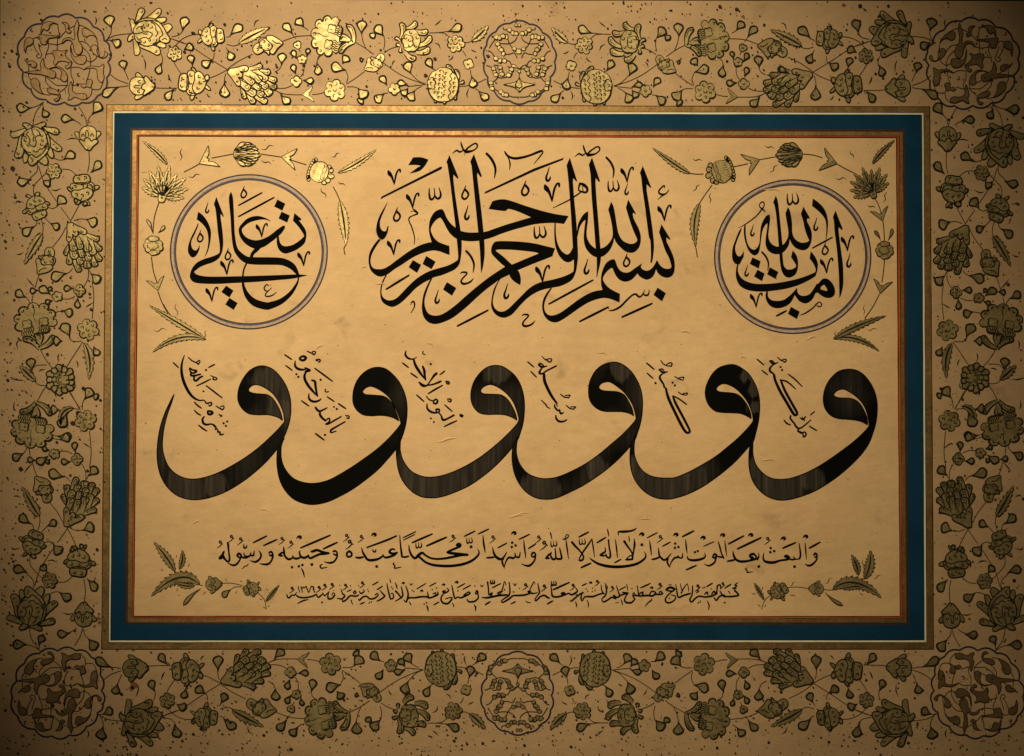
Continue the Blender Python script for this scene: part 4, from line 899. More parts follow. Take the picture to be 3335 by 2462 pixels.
script("""@ 700 1700 3.996
n word; P 1005 862 .85; c 9 1085 835 1090 870 1105 915; v 1120 835 6 1130 870 10 1138 915 8; v 1125 850 12 1150 860 8 1155 840 6; c 8 1155 845 1168 862 1175 840; v 1185 835 10 1205 880 10 1220 920 6 1240 870 8 1252 830 6; v 1250 845 8 1280 840 12 1285 880 12 1300 915 8
v 935 940 8 945 975 14 970 985 14 1000 950 12 1030 955 12 1050 930 8; v 1050 940 8 1080 970 14 1140 985 14 1200 980 14 1270 965 14 1320 940 12; v 1320 940 10 1345 980 14 1385 950 12 1410 935 8; v 1400 920 8 1430 960 12 1450 940 10 1490 905 8; d 1395 1045 22; d 1065 918 14; v 1075 1062 6 1120 1035 12 1165 1018 12 1215 1008 5
n word; P 1355 850 .85; P 1430 822 .85; P 1525 812 .85; v 1485 905 8 1470 960 12 1480 1000 16 1530 990 14 1560 950 12; c 10 1520 950 1540 920 1560 945 1535 965; d 1545 890 12; d 1625 825 14; P 1700 822 .85; v 1640 870 6 1660 930 12 1690 960 14 1650 1000 14 1590 990 8; d 1765 830 16; c 10 1720 905 1775 880
n word; v 1660 1010 8 1665 1035 14 1710 1010 14 1760 960 14 1830 965 14 1870 950 12; v 1800 920 10 1820 895 12 1835 920 12 1810 935 10; v 1880 900 8 1900 930 14 1945 900 10 1930 880 8; d 1870 828 14; P 1920 792 .85; c 10 1770 1010 1790 1070
n word; v 1870 1000 8 1880 1020 12 1920 980 14 1970 965 14 2020 1000 14 2080 990 14 2110 965 12; d 1990 880 15; d 2000 905 15; d 2010 1050 18; d 2035 1040 17; c 12 1890 1068 1945 1045; c 12 2050 820 2125 778; c 12 2110 880 2180 835; c 12 2085 950 2110 930 2125 955 2100 975; v 2150 890 8 2190 940 14 2210 965 14 2150 1010 14 2105 1030 8
@ 1200 1700 3.996
n word; v 240 800 8 255 880 12 275 960 14 290 1000 14 325 985 12 320 930 10 295 930 10; c 9 280 745 290 790; d 300 845 16; d 315 868 16; v 350 790 6 365 830 12 375 870 6; v 350 1030 8 400 1000 12 445 960 14 440 900 12 425 840 8; v 355 900 18 385 930 14 430 990 12; J 450 795 .6; v 485 830 8 510 900 12 515 960 14 490 1040 14 460 1010 6
n word; v 490 1040 8 520 990 14 560 985 14 600 985 14 660 975 16 720 970 14 770 975 16 790 990 14; v 770 905 6 775 950 12 790 985 14 850 970 14 905 940 14 895 905 8; c 12 840 935 870 920 880 945 850 960; v 530 1040 8 545 1060 10 555 1085 5; v 540 800 8 555 820 10 575 800 5; d 570 890 16; d 590 905 16; c 11 630 870 745 800; J 690 895 .6; c 11 795 835 880 790; d 830 880 17; d 885 858 17; d 725 1068 17; d 755 1050 19; v 755 1080 6 770 1115 14 778 1160 4; c 12 850 1078 918 1040
n word; v 1020 860 8 1045 890 12 1000 920 14 965 905 14 1000 890 10; v 1000 910 12 955 960 12 945 1010 14 970 1050 16 1030 1060 16 1080 1010 14 1080 980 10 1000 1000 8; J 975 815 .6; v 1085 820 8 1100 900 12 1115 970 14 1130 995 12 1160 975 12 1200 985 14 1250 965 16 1320 930 14 1300 910 12 1240 950 10; v 1090 1055 6 1105 1075 10 1110 1105 4; d 1165 895 16; J 1145 785 .7; c 12 1155 855 1255 800; c 12 1230 875 1330 822
n word; v 1285 1000 8 1300 1035 14 1370 1035 16 1420 1000 14 1430 960 12 1410 900 10; c 13 1390 930 1410 890 1425 920 1400 940; v 1375 1075 6 1395 1110 14 1390 1155 4; d 1385 832 17; v 1460 820 8 1475 840 12 1495 820 5
n word; v 1475 980 8 1540 985 16 1620 970 18 1700 955 16 1780 950 16 1810 945 10; v 1590 970 12 1610 920 14 1570 950 12; v 1550 780 14 1560 860 12 1565 940 12; v 1740 900 14 1680 925 12 1720 950 14; d 1770 880 18; v 1720 930 10 1750 850 10 1770 770 6 1790 820 8; c 12 1610 855 1720 800; W 1615 780 .35; c 14 1520 1075 1585 1035
n word; v 1830 785 10 1840 870 12 1830 950 14 1760 1000 12 1730 1030 10 1750 1045 14 1830 1000 16 1880 960 14 1960 955 16 2030 950 16 2080 935 14 2130 920 12; d 1888 910 19; v 1890 800 8 1905 825 12 1925 800 5; d 1965 865 14; P 2045 817 .9; c 12 1855 1065 1915 1035; v 2110 900 12 2075 905 14 2130 930 12 2195 920 10; v 2095 890 8 2130 820 10 2155 770 6 2165 810 6; v 2050 1030 8 2070 1045 10 2110 1050 5
@ 1700 1700 3.996
n word; v 205 800 8 220 870 12 225 920 14 200 960 10 170 1000 10 180 1025 14 240 970 14 290 955 16 340 985 16 360 990 10; v 375 820 8 385 900 12 395 960 16 440 975 16 500 965 16 560 945 14 610 925 12; v 515 930 18 540 922 20 560 930 14; v 610 925 12 650 945 16 720 900 14 700 860 8; c 16 405 880 615 785; W 415 800 .4; c 14 330 1065 400 1025; P 290 832 .9; P 665 822 .9
n word; v 630 1020 8 640 1030 14 700 980 14 750 940 14 795 920 14; d 708 945 19; v 695 1040 6 708 1070 12 708 1105 4; v 785 910 8 770 960 12 770 1000 14 785 1030 8 810 980 12 850 970 14 920 970 16 990 945 14 1040 930 14 1070 930 10; v 1030 820 8 1035 880 10 1060 930 14; c 10 1080 800 1110 850 1090 900; v 1085 830 8 1100 900 12 1080 960 14 1040 1000 10 1060 1040 14 1120 1010 14 1170 980 14 1220 1000 12; d 835 870 16; d 855 900 16; d 920 860 16; d 915 905 16; d 950 890 16; c 12 780 828 840 800; J 890 790 .6; P 980 772 .8; v 845 1015 6 865 1060 10 858 1105 4
n word; v 1200 990 8 1190 950 12 1230 980 14 1270 960 14 1250 900 10 1230 830 8; v 1265 960 12 1320 940 14 1380 925 14 1310 915 12; v 1380 925 10 1340 990 12 1345 1040 16 1420 1050 16 1470 1000 12; c 11 1265 885 1350 840; P 1175 850 .8; v 1360 810 6 1372 850 8 1375 890 4; d 1225 1050 16; d 1250 1045 16; v 1290 1010 6 1300 1040 10 1310 1080 4; d 1430 865 16
n word; v 1470 1000 12 1440 960 12 1480 955 14 1560 960 14 1570 910 12 1520 940 12; v 1500 830 8 1510 900 10 1520 950 12; c 12 1440 940 1455 920 1470 940; v 1560 960 14 1640 955 16 1700 960 16 1740 920 14 1690 900 12 1660 940 10; v 1740 940 14 1800 940 14 1830 930 12 1800 900 12 1785 925 8; c 13 1545 855 1670 798; J 1685 855 .6; P 1795 812 .9; v 1605 1095 5 1640 1050 10 1680 1020 12 1690 1000 8
n word; v 1985 872 20 1930 850 20 1875 882 14 1960 900 14 1990 870 10; v 1985 880 10 1900 950 12 1865 1010 14 1890 1050 16 1950 1040 14 1995 1000 12 1990 960 10 1940 950 8; d 1920 995 18; c 8 1905 818 1945 815; v 2000 810 6 2015 900 12 2035 980 14 2100 955 16 2190 930 14; v 2070 925 12 2110 850 10 2150 800 6; v 2060 800 6 2070 850 8 2080 890 4; v 2150 800 6 2165 850 8 2170 900 4
@ 2160 1700 3.996
n word; v 380 830 10 380 900 12 370 960 12 345 1010 14 370 1040 14 420 990 14 470 965 14 540 975 14 620 965 16 680 940 14; c 14 540 940 570 910 580 945; d 455 1050 18; d 480 1040 17; v 570 1025 6 595 1075 12 590 1140 4; v 440 890 10 460 900 12 430 920 8; P 450 832 .9; d 515 855 17; d 540 850 17; c 13 565 840 640 795; d 625 870 16; v 630 940 10 660 900 16 690 940 16 700 880 12 705 830 14 740 820 14 750 870 10
n word; v 660 980 10 690 1020 14 730 970 14 790 950 14 800 980 10; d 800 1050 22; v 740 900 10 780 960 14 850 970 14 920 965 16 980 950 14 930 890 16; d 850 905 17; d 865 925 17; c 13 800 860 880 810; v 970 790 8 930 820 12 960 830 10 900 865 8; c 12 915 870 950 860; P 775 802 .8
""", 'signature_line', "small lowest line of black Arabic script with the date figures at its left end", fat=1.65)

# ---------------------------------------------------------------- two ringed circles
for cx, cy, rx, ry, lab in ((530 + 1119.5 / 3.991, 560 + 1038 / 3.991, 1027 / 3.991, 1010 / 3.991, "double ring around the left-hand words"),
                            (2300 + 1123.5 / 3.991, 570 + 1061 / 3.991, 1023 / 3.991, 1006 / 3.991, "double ring around the right-hand words")):
    body = Mesh()
    def circ(inset, w, z, m, me):
        me.ribbon([(cx + (rx - inset) * math.cos(t), cy + (ry - inset) * math.sin(t), w) for t in [i * math.pi / 90 for i in range(180)]], z, m, True)
    circ(10.5, 13, 2.6, 'ringpale', body)
    k1 = Mesh(); circ(2.2, 4.6, 2.9, 'indigo', k1)
    k2 = Mesh(); circ(16.2, 7.4, 2.9, 'violet', k2); circ(19.2, 2.6, 3.1, 'indigo', k2)
    put('roundel', body, lab, [('outer_ring', k1), ('inner_ring', k2)])

# ---------------------------------------------------------------- flower sprays of the central paper
flora("""@ 450 440 2.9987
L 285 290 225 190 45 60 66 8 7; carn 228 640 300 300; S 450 360 530 320 600 280; Fork 600 280 730 215; S 720 225 820 205 930 185; tulip 930 185 1195 190; S 1200 185 1300 200 1400 215; Fork 1400 215 1530 235
S 1480 240 1560 265 1640 290; pome2 1650 320 1890 400; L 1950 370 2150 290 2325 141 70 9 7; S 1905 505 1940 570 1970 640; L 1970 640 2020 850 2030 1070 110 9 7; S 2030 1070 2010 1110 2020 1165
S 210 640 160 800 145 960; T 140 950 88 825 26 6; T 195 955 262 885 26 6; Round 150 1080 95; S 130 1190 150 1330 185 1440; Fork 195 1520 170 1410; S 195 1530 240 1650 320 1790
k 430 130 408 250; k 490 405 610 390; k 1200 138 1325 105; k 1200 240 1305 290; k 1885 215 1975 175; k 1950 450 2025 500; k 1785 510 1835 620
@ 450 750 3.991
S 330 960 390 1060 470 1160; L 885 1420 560 1230 145 975 110 11 9; L 885 1420 520 1300 190 1585 100 10 9; k 495 950 500 1120; k 200 1300 370 1290; k 860 1400 885 1300
@ 2200 440 2.9987
L 140 375 20 320 -229 124 72 9 7; S 130 370 200 382 270 380; S 355 490 290 580 230 670; L 235 665 150 850 195 1080 100 9 7; S 180 1050 200 1110 212 1190; pome2 580 310 320 400; S 565 310 640 295 705 280; Fork 820 240 690 285; S 825 240 905 225 985 210
tulip 1240 185 975 205; S 1245 185 1340 195 1430 220; Fork 1575 280 1440 240; S 1580 285 1660 330 1740 370; carn 1935 600 1810 320; L 1920 280 1990 170 2135 50 66 8 7; S 1935 600 1980 680 2010 765; Fork 2020 840 1990 730; S 2025 840 2035 940 2040 1035
Round 2037 1125 88; T 2000 1030 1940 935 26 6; T 2070 1030 2115 915 26 6; S 2040 1220 2030 1330 2015 1435; Fork 1995 1545 2020 1430; S 1990 1550 1930 1670 1848 1788
k 165 230 260 255; k 870 100 965 135; k 1000 290 918 365; k 1705 150 1740 230; k 1560 420 1670 430; k 1870 680 1955 715; k 2065 555 2025 660; k 240 485 165 545; k 345 565 330 665
@ 2300 690 3.991
L 1650 1650 1900 1480 2330 1350 110 11 9; L 1650 1650 1950 1570 2250 1815 100 10 9; k 2060 1210 2040 1340; k 2080 1525 2225 1530; k 1660 1640 1685 1550
@ 450 1720 3.991
L 800 735 560 480 170 885 190 11 10; L 480 560 390 380 205 180 130 8 9; L 535 530 600 420 575 285 90 6 8; L 740 740 600 780 470 690 80 6 8; S 780 720 800 738 840 745; T 820 780 590 1000 44 8; bud 1090 715 880 740; S 1095 715 1220 715 1350 745; T 1210 790 1100 890 66 9; S 1340 760 1260 765 1210 790; cluster 1580 770 1360 810 1; S 1550 830 1640 930 1665 1050; L 1660 950 1740 850 1835 735 60 6 8
k 300 525 320 560; k 500 345 500 385; k 675 455 645 505; k 515 780 500 820; k 880 825 840 860; k 1135 655 1155 690; k 1320 675 1355 700; k 1665 780 1690 815; k 1575 915 1615 935; k 1625 1015 1665 1055; k 1710 1000 1685 1025; k 780 675 800 725; k 1290 820 1260 850
@ 2380 1720 3.991
L 1320 800 1580 560 1955 905 180 11 10; L 1650 610 1650 480 1563 340 105 7 9; L 1730 660 1830 500 1810 285 150 8 9; L 1450 790 1600 740 1720 760 90 6 8; S 1210 795 1280 805 1340 795; T 1215 825 1450 1000 40 8; bud 1010 780 1205 785; S 745 770 870 765 1010 785; cluster 500 850 745 770; S 520 865 440 940 400 1050; L 430 930 360 800 300 710 66 6 8
k 765 750 835 700; k 1225 725 1315 645; k 765 855 845 892; k 1715 410 1715 515; k 1850 655 1950 610; k 1680 830 1715 885; k 265 840 330 865; k 425 760 400 800; k 355 980 385 1030; k 465 995 430 1025
""")

# ---------------------------------------------------------------- margins: one quarter is drawn, the other three are laid out from it
H1 = """@ 0 0 3.6717
S 1290 460 1325 400 1335 330; T 1335 340 1308 190 112; S 1255 490 1290 482 1320 480; T 1320 485 1440 545 88; S 1260 485 1380 425 1590 400; lotus 1590 400 2030 435; S 1985 440 2200 520; K 1140 200 1155 245 1135 300; K 1715 690 1740 760 1735 840; K 2010 890 2025 940 2050 980
S 1495 850 1515 900 1535 950; T 1490 850 1458 728 84; S 1420 1040 1480 1035 1530 1025; T 1430 1040 1230 1150 88; S 1310 880 1400 950 1530 1000; bud 1850 1045 1550 1025; S 1850 1050 1950 1055 2110 1055; S 2110 1050 2095 1080 2080 1090; T 2085 1065 1990 1195 78; S 1930 650 1945 700 1940 760; T 1940 750 1890 885 74
@ 500 0 3.6717
S 220 440 300 420 350 370; T 350 375 395 208 92; R 258 640 90 6; S 130 440 400 530 650 690 880 830; T 365 600 475 555 82; S 265 545 340 470 450 420 560 410; cluster 555 415 860 450; K 650 335 670 280 710 245; S 875 445 900 440 920 430; T 915 430 1062 305 92
L 1020 520 1160 430 1395 325 135 7; S 880 530 960 550 1050 520; K 1200 325 1220 260 1265 240; S 1660 410 1700 460; T 1665 415 1555 290 80; S 1790 320 1850 360; T 1800 330 1710 235 84; bud2 1530 500 1205 625; S 1530 500 1700 440 1880 425
R 1722 540 50 3; S 1738 590 1755 620; R 1780 712 58 5; T 1720 705 1665 605 56; T 1835 680 1860 585 46; S 1800 770 1795 860 1760 920; R 1712 972 66 4; T 1705 890 1670 775 58; T 1790 960 1915 965 64; S 1450 1055 1570 1055 1660 1020
S 2030 650 1970 690 1955 760; T 1950 745 1968 895 78; S 1450 860 1510 820 1540 740; T 1535 780 1548 640 88; S 1180 650 1020 730 890 820; S 890 830 760 900 650 940; S 725 640 720 690 700 720; T 700 715 585 785 88; S 465 780 480 810 495 850; T 465 785 435 665 72; S 245 745 280 810 330 880
cluster 650 960 285 1010 -1; K 180 890 190 940 215 980; K 635 1110 655 1150 685 1165; S 870 570 885 600; T 885 600 940 718 82; S 865 880 850 940 845 1010; T 855 985 862 1165 104; grape 895 835 1400 1130; S 1440 1075 1490 1100 1540 1130; T 1520 1130 1630 1235 84; S 1440 1075 1570 1125 1780 1135; Fork 1780 1132 1900 1125; S 1900 1130 1970 1125 2060 1100; T 1180 830 1285 780 60
@ 1040 0 3.728
R 195 1092 132 6; peony 430 515 -85 400; S 430 510 550 580 660 660; S 760 750 940 880 1100 960 1290 1025; S 510 400 530 500 565 590; T 515 420 528 255 100; T 785 440 695 312 100; S 785 440 795 520 780 600; T 690 385 622 452 62; bud2 565 855 770 660
S 545 870 440 950 330 1020; T 540 720 498 735 40; S 330 1000 348 930 320 860; T 325 850 150 790 104; T 280 775 352 690 86; S 340 1055 420 1055 480 1075; T 470 1070 575 1180 116; T 535 1190 480 1245 80; S 790 640 850 600 930 570; Lot2; S 1340 400 1450 395 1570 380; T 1555 385 1725 308 86; S 1450 398 1520 405 1575 445
R 1655 530 106 7; L 1850 500 1950 440 2050 315 120 5; S 1760 515 1800 518 1850 500; S 1740 620 1765 650 1780 685; R 1812 778 66 4; S 1835 850 1838 890 1850 940; T 1845 920 1868 1065 88; S 1710 1050 1770 1045 1830 1035; S 1910 1010 1960 990 2020 960; T 1930 1100 2050 1205 84; S 1895 1075 1930 1100
pome 1720 1045 1310 1015; S 1385 840 1410 850; T 1385 840 1315 715 80; S 1110 890 1200 980 1290 1020; T 1115 900 1065 755 100; S 1240 1050 1190 1075 1150 1110; T 1160 1100 1098 1220 98; T 820 1040 740 930 72; R 915 1080 74 5; T 1080 1040 950 1005 62; T 1075 1070 1005 1155 72; S 1070 1050 1180 1040 1290 1025; S 780 1135 830 1130; T 795 1135 685 1240 92
K 920 735 895 755 880 800; K 1480 240 1440 280 1400 310; K 1400 520 1450 545 1470 600; K 1625 670 1610 710 1565 735; K 1840 600 1870 620 1910 635; K 1820 1070 1790 1140 1805 1190"""
V1 = """@ 0 300 3.728
S 530 120 430 260 395 430; S 370 190 450 170 530 120; T 385 190 205 185 98; S 520 140 525 180 535 200; T 520 190 580 300 78; lotus 390 425 440 880; S 960 180 1030 300 1060 400; S 900 345 950 365 980 395; T 910 340 748 325 84; S 1130 260 1080 320 1070 380; T 1120 270 1215 130 108
bud 1070 705 1070 410; S 1080 710 1085 850 1065 970; K 940 575 880 560 810 580; S 650 800 720 825 780 820; T 770 825 912 745 92; S 455 870 450 960 370 1040; T 385 1050 215 1100 88; R 660 962 95 6; S 575 970 480 1060 415 1140 410 1240; T 620 1055 548 1130 78; S 470 900 500 1000 540 1120; S 760 935 850 945 920 1000
S 1100 980 1120 960; T 1105 975 1220 840 84; cluster 975 1345 1020 985; T 970 1310 905 1325 50; T 1010 1320 1055 1372 50; S 570 1150 640 1260 700 1340; S 740 1400 800 1480 860 1570; S 975 1340 920 1450 860 1560; S 590 1400 640 1415 700 1385; T 690 1385 790 1280 108; cluster 430 1240 480 1560; K 620 1185 680 1195 745 1165; K 190 1360 210 1325 290 1340
S 900 1560 970 1540 1050 1545; T 1040 1545 1175 1605 108
@ 0 700 3.728
S 450 70 440 120 410 150; T 420 140 285 245 90; S 550 40 590 80 630 115; T 610 105 720 165 78; S 503 60 525 160 508 270; L 520 230 440 330 300 600 135 7; K 495 210 460 235 435 265; K 200 475 240 480 285 455; grape 850 85 1065 640; S 800 150 740 260 640 390; bud2 485 715 610 395; S 480 720 450 800 430 880
S 800 715 850 690 880 650; T 820 710 628 775 106; S 1075 660 1070 770 1020 870; S 1085 670 1110 730; T 1105 710 1205 820 98; R 970 920 76 4; T 895 895 778 898 64; T 950 1000 948 1130 60; S 910 990 840 1020 770 1020; R 700 990 66 5; T 620 970 480 885 86; T 640 930 595 885 46; T 640 1040 558 1068 48; T 465 915 372 930 60; S 400 980 392 1030 390 1085
S 310 990 350 1040 370 1085; T 325 1000 195 925 86; S 1120 810 1140 1000 1120 1260; K 1135 1060 1080 1095 1040 1120; K 325 760 370 820 430 880; peony 480 1630 400 1080; S 640 1210 700 1175 770 1165; T 760 1165 880 1205 92; R 1075 1390 136 6; T 850 1490 762 1320 108; T 760 1530 655 1535 96; S 990 1530 890 1535 840 1490; K 230 1515 205 1560 215 1630
@ 0 1100 3.728
S 1005 50 900 210 800 370; S 485 130 560 270 660 400; S 600 580 470 570 400 490 380 420; K 720 190 705 230 710 300; K 920 270 945 310 945 360"""
V1U = """@ 0 1100 3.728
L 1020 60 1130 220 1080 510 125 6; T 1140 100 1200 210 72; T 395 400 380 250 98; L 440 530 330 430 245 340 120 5; K 120 480 200 510 300 520; K 470 410 500 390 550 385; Sun 740 510 172"""
V1D = """@ 0 1100 3.728
S 1000 870 1005 790 1030 740; T 1025 745 1110 615 104; T 1125 690 1190 730 66; L 900 850 720 860 745 1065 100 5; T 690 1190 870 1195 90; S 600 1160 650 1180 690 1195; S 860 670 920 780 975 880"""

def anchors(pairs):
    """gentle placement of a mirrored quarter: plain mirror plus small offsets read at a few blossoms"""
    def w(X, Y, base):
        sx = sy = sw = 0
        for (ax, ay), (bx, by) in pairs:
            d = 1.0 / ((X - ax) ** 2 + (Y - ay) ** 2 + 6000.0)
            q = base(ax, ay)
            sx += d * (bx - q[0]); sy += d * (by - q[1]); sw += d
        q = base(X, Y)
        return q[0] + sx / sw, q[1] + sy / sw
    return w
_tr = anchors([((482,119),(2911,128)),((460,280),(2926,285)),((622,272),(2765,280)),((832,261),(2556,272)),((1085,115),(2303,128)),((1092,292),(2294,296)),((1335,126),(2054,129)),((1450,271),(1934,277))]); _bl = anchors([((482,119),(450,2341)),((460,280),(440,2176)),((622,272),(603,2180)),((832,261),(808,2188)),((1085,115),(1061,2341)),((1092,292),(1079,2164)),((1335,126),(1331,2341)),((1450,271),(1443,2180))]); _br = anchors([((482,119),(2914,2341)),((460,280),(2931,2174)),((622,272),(2763,2178)),((832,261),(2561,2187)),((1085,115),(2308,2345)),((1092,292),(2289,2165)),((1335,126),(2042,2338)),((1450,271),(1931,2183))])
wTR = lambda X, Y: _tr(X, Y, lambda a, b: (3387 - a, b + 6))
wBL = lambda X, Y: _bl(X, Y, lambda a, b: (a - 18, 2456 - b))
wBR = lambda X, Y: _br(X, Y, lambda a, b: (3390 - a, 2456 - b))
flora(H1); flora(H1, wTR); flora(H1, wBL); flora(H1, wBR)
_vl = anchors([((114,466),(103,1990)),((287,450),(270,2005)),((177,558),(163,1890)),((271,611),(260,1835)),((121,673),(107,1768)),((228,718),(217,1718)),((268,800),(262,1632)),((147,847),(142,1600)),((115,1054),(104,1393)),((288,1073),(280,1369))]); _vtr = anchors([((114,466),(3257,470)),((287,450),(3086,450)),((177,558),(3200,566)),((271,611),(3096,612)),((121,673),(3247,680)),((228,718),(3150,733)),((288,874),(3084,882)),((147,847),(3222,855)),((115,1054),(3263,1055)),((288,1073),(3086,1076)),((198,1237),(3172,1225))]); _vbr = anchors([((114,466),(3265,1990)),((287,450),(3100,2010)),((177,558),(3206,1894)),((271,611),(3108,1838)),((121,673),(3263,1768)),((228,718),(3155,1728)),((268,800),(3112,1625)),((147,847),(3233,1595)),((115,1054),(3264,1382)),((288,1073),(3090,1372))])
vBL = lambda X, Y: _vl(X, Y, lambda a, b: (a - 11, 2448 - b))
vTR = lambda X, Y: _vtr(X, Y, lambda a, b: (3374 - a, b + 6))
vBR = lambda X, Y: _vbr(X, Y, lambda a, b: (3379 - a, 2452 - b))
flora(V1); flora(V1, vBL); flora(V1, vTR); flora(V1, vBR)
flora(V1U); flora(V1D)
flora(V1U, vTR); flora(V1D, lambda X, Y: vTR(X, Y))

# ---------------------------------------------------------------- medallions
def arcs(cusps, bulge):
    out = []
    n = len(cusps)
    for i in range(n):
        a, b = cusps[i], cusps[(i + 1) % n]
        dx, dy = b[0] - a[0], b[1] - a[1]
        for j in range(6):
            t = j / 6
            h = bulge * 4 * t * (1 - t)
            out.append((a[0] + dx * t + dy * h, a[1] + dy * t - dx * h))
    return out
CUSP = [(495,285),(700,203),(905,215),(1115,320),(1245,485),(1310,590),(1290,742),(1278,930),(1165,1150),(985,1225),(770,1222),(545,1190),(370,1072),(278,858),(230,665),(290,440)]
RUMI = ["492 405 500 330 530 282 600 262 690 292 640 282 602 302 590 345 560 370 525 350", "742 270 800 275 828 310 815 350 852 370 840 398 800 388 788 340 778 300", "468 415 640 430 725 442 610 458 575 475 555 530 500 528 480 470",
 "308 635 293 560 308 480 350 452 398 470 398 518 360 548 325 562", "930 238 946 300 932 400 942 480 978 540 988 605 960 652 920 652 890 600 880 540 850 492 800 482 748 522 770 470 840 453 892 482 900 420 890 350 910 290",
 "852 565 866 640 900 682 960 665 1022 670 1034 722 1000 768 930 762 880 722 852 650", "985 395 988 350 1030 343 1110 388 1165 470 1130 432 1080 422 1040 442 1000 432", "1098 605 1093 560 1130 538 1168 560 1162 620 1192 680 1240 682 1260 625 1290 640 1272 680 1225 698 1165 672 1125 642",
 "638 608 700 603 745 615 808 598 782 640 802 690 862 742 850 772 800 742 750 732 700 742 665 782 645 750 657 700 640 660", "785 790 820 778 830 745 858 752 850 790 815 822 785 812", "298 712 320 742 380 730 432 750 442 790 410 812 373 795 380 770 340 772",
 "288 866 400 850 490 840 488 770 520 698 530 760 552 810 620 840 668 870 662 922 625 938 560 912 480 892 380 882", "598 822 660 808 722 828 742 880 732 940 760 977 797 970 812 930 792 870 762 838 735 812 680 800", "522 1128 460 1102 400 1052 373 990 393 943 442 943 477 990 482 1050",
 "712 1135 640 1128 588 1112 568 1080 580 1056 640 1063 702 1098 724 1150 702 1202 670 1212 648 1190 690 1178", "813 1198 832 1140 818 1080 850 975 866 1040 870 1090 920 1122 1000 1120 1038 1140 1032 1182 980 1192 900 1164 850 1192",
 "1008 832 1060 798 1130 793 1190 800 1243 772 1237 860 1247 930 1220 988 1180 962 1165 900 1160 840 1120 816 1060 817", "968 1030 1000 1003 1040 1010 1038 970 1070 948 1108 970 1097 1010 1082 1052 1040 1037 1000 1052"]
RSTEM = ["725 442 780 382 850 332 940 300 1060 350 1150 450 1180 600 1190 675", "692 290 700 360 720 420", "690 445 685 600", "460 520 480 600 500 650 480 692 450 690 437 665 460 652", "500 540 560 520 680 535 760 510", "572 470 582 560 550 650 545 700", "550 655 600 640 642 650",
 "960 495 1030 510 1090 580 1100 600", "985 560 1060 640 1085 720 1080 800 1060 900 1035 970", "1082 745 1140 710 1162 672", "852 650 843 570 868 500", "850 812 852 900 880 968 870 1025", "858 808 940 805 1008 838", "868 1027 920 1015 968 1000", "350 775 343 900 372 962", "545 912 555 990 640 1070 712 1112",
 "560 925 660 1010 720 1022 812 1020", "812 930 800 1030 720 1100", "1100 1050 1092 1130 1032 1192", "1108 1070 1200 1060 1247 930", "480 1052 520 1122 600 1137", "400 460 440 450 470 470", "398 515 430 600 470 650", "442 790 420 815 480 850", "662 920 740 960", "1034 722 1085 745", "866 500 960 495", "640 440 700 425 720 400 705 395", "490 400 480 440"]
def corner(warp, lab):
    p = Pen(0, 0, 3.6717, warp)
    loop = arcs(CUSP, .2)
    me = Mesh(); me.ribbon([(*p.at(*q), 5.4) for q in loop], 6.5, 'indigo', True)
    kids = []
    for P in RUMI:
        k = Mesh(); v = [int(t) for t in P.split()]
        p.poly(k, [(x, y, i == 0) for i, (x, y) in enumerate(zip(v[0::2], v[1::2]))], zl(), 'rumi', 'scroll', p.ws(10)); kids.append(('scroll_leaf', k))
    st = Mesh()
    for s_ in RSTEM:
        p.line(st, 9.5, [int(t) for t in s_.split()], 7.2, 'scroll')
    for x, y, r_ in ((385,362,18),(945,895,18)): p.hook(st, x, y, r_, 7.2, 9, 1, 'stemink')
    kids.append(('scroll_stem', st))
    put('corner_medallion', me, lab, kids)
corner(None, "scalloped indigo medallion with gold scrolls in the top left corner")
corner(lambda X, Y: (3377 - X, Y + 11), "scalloped indigo medallion with gold scrolls in the top right corner")
corner(lambda X, Y: (X - 21, 2452 - Y), "scalloped indigo medallion with gold scrolls in the bottom left corner")
corner(lambda X, Y: (3393 - X, 2451 - Y), "scalloped indigo medallion with gold scrolls in the bottom right corner")
MC = [(870,475),(1265,490),(1530,660),(1730,940),(1775,1255),(1690,1560),(1520,1870),(1245,2050),(870,2040),(560,1850),(425,1560),(380,1215),(400,920),(590,640)]
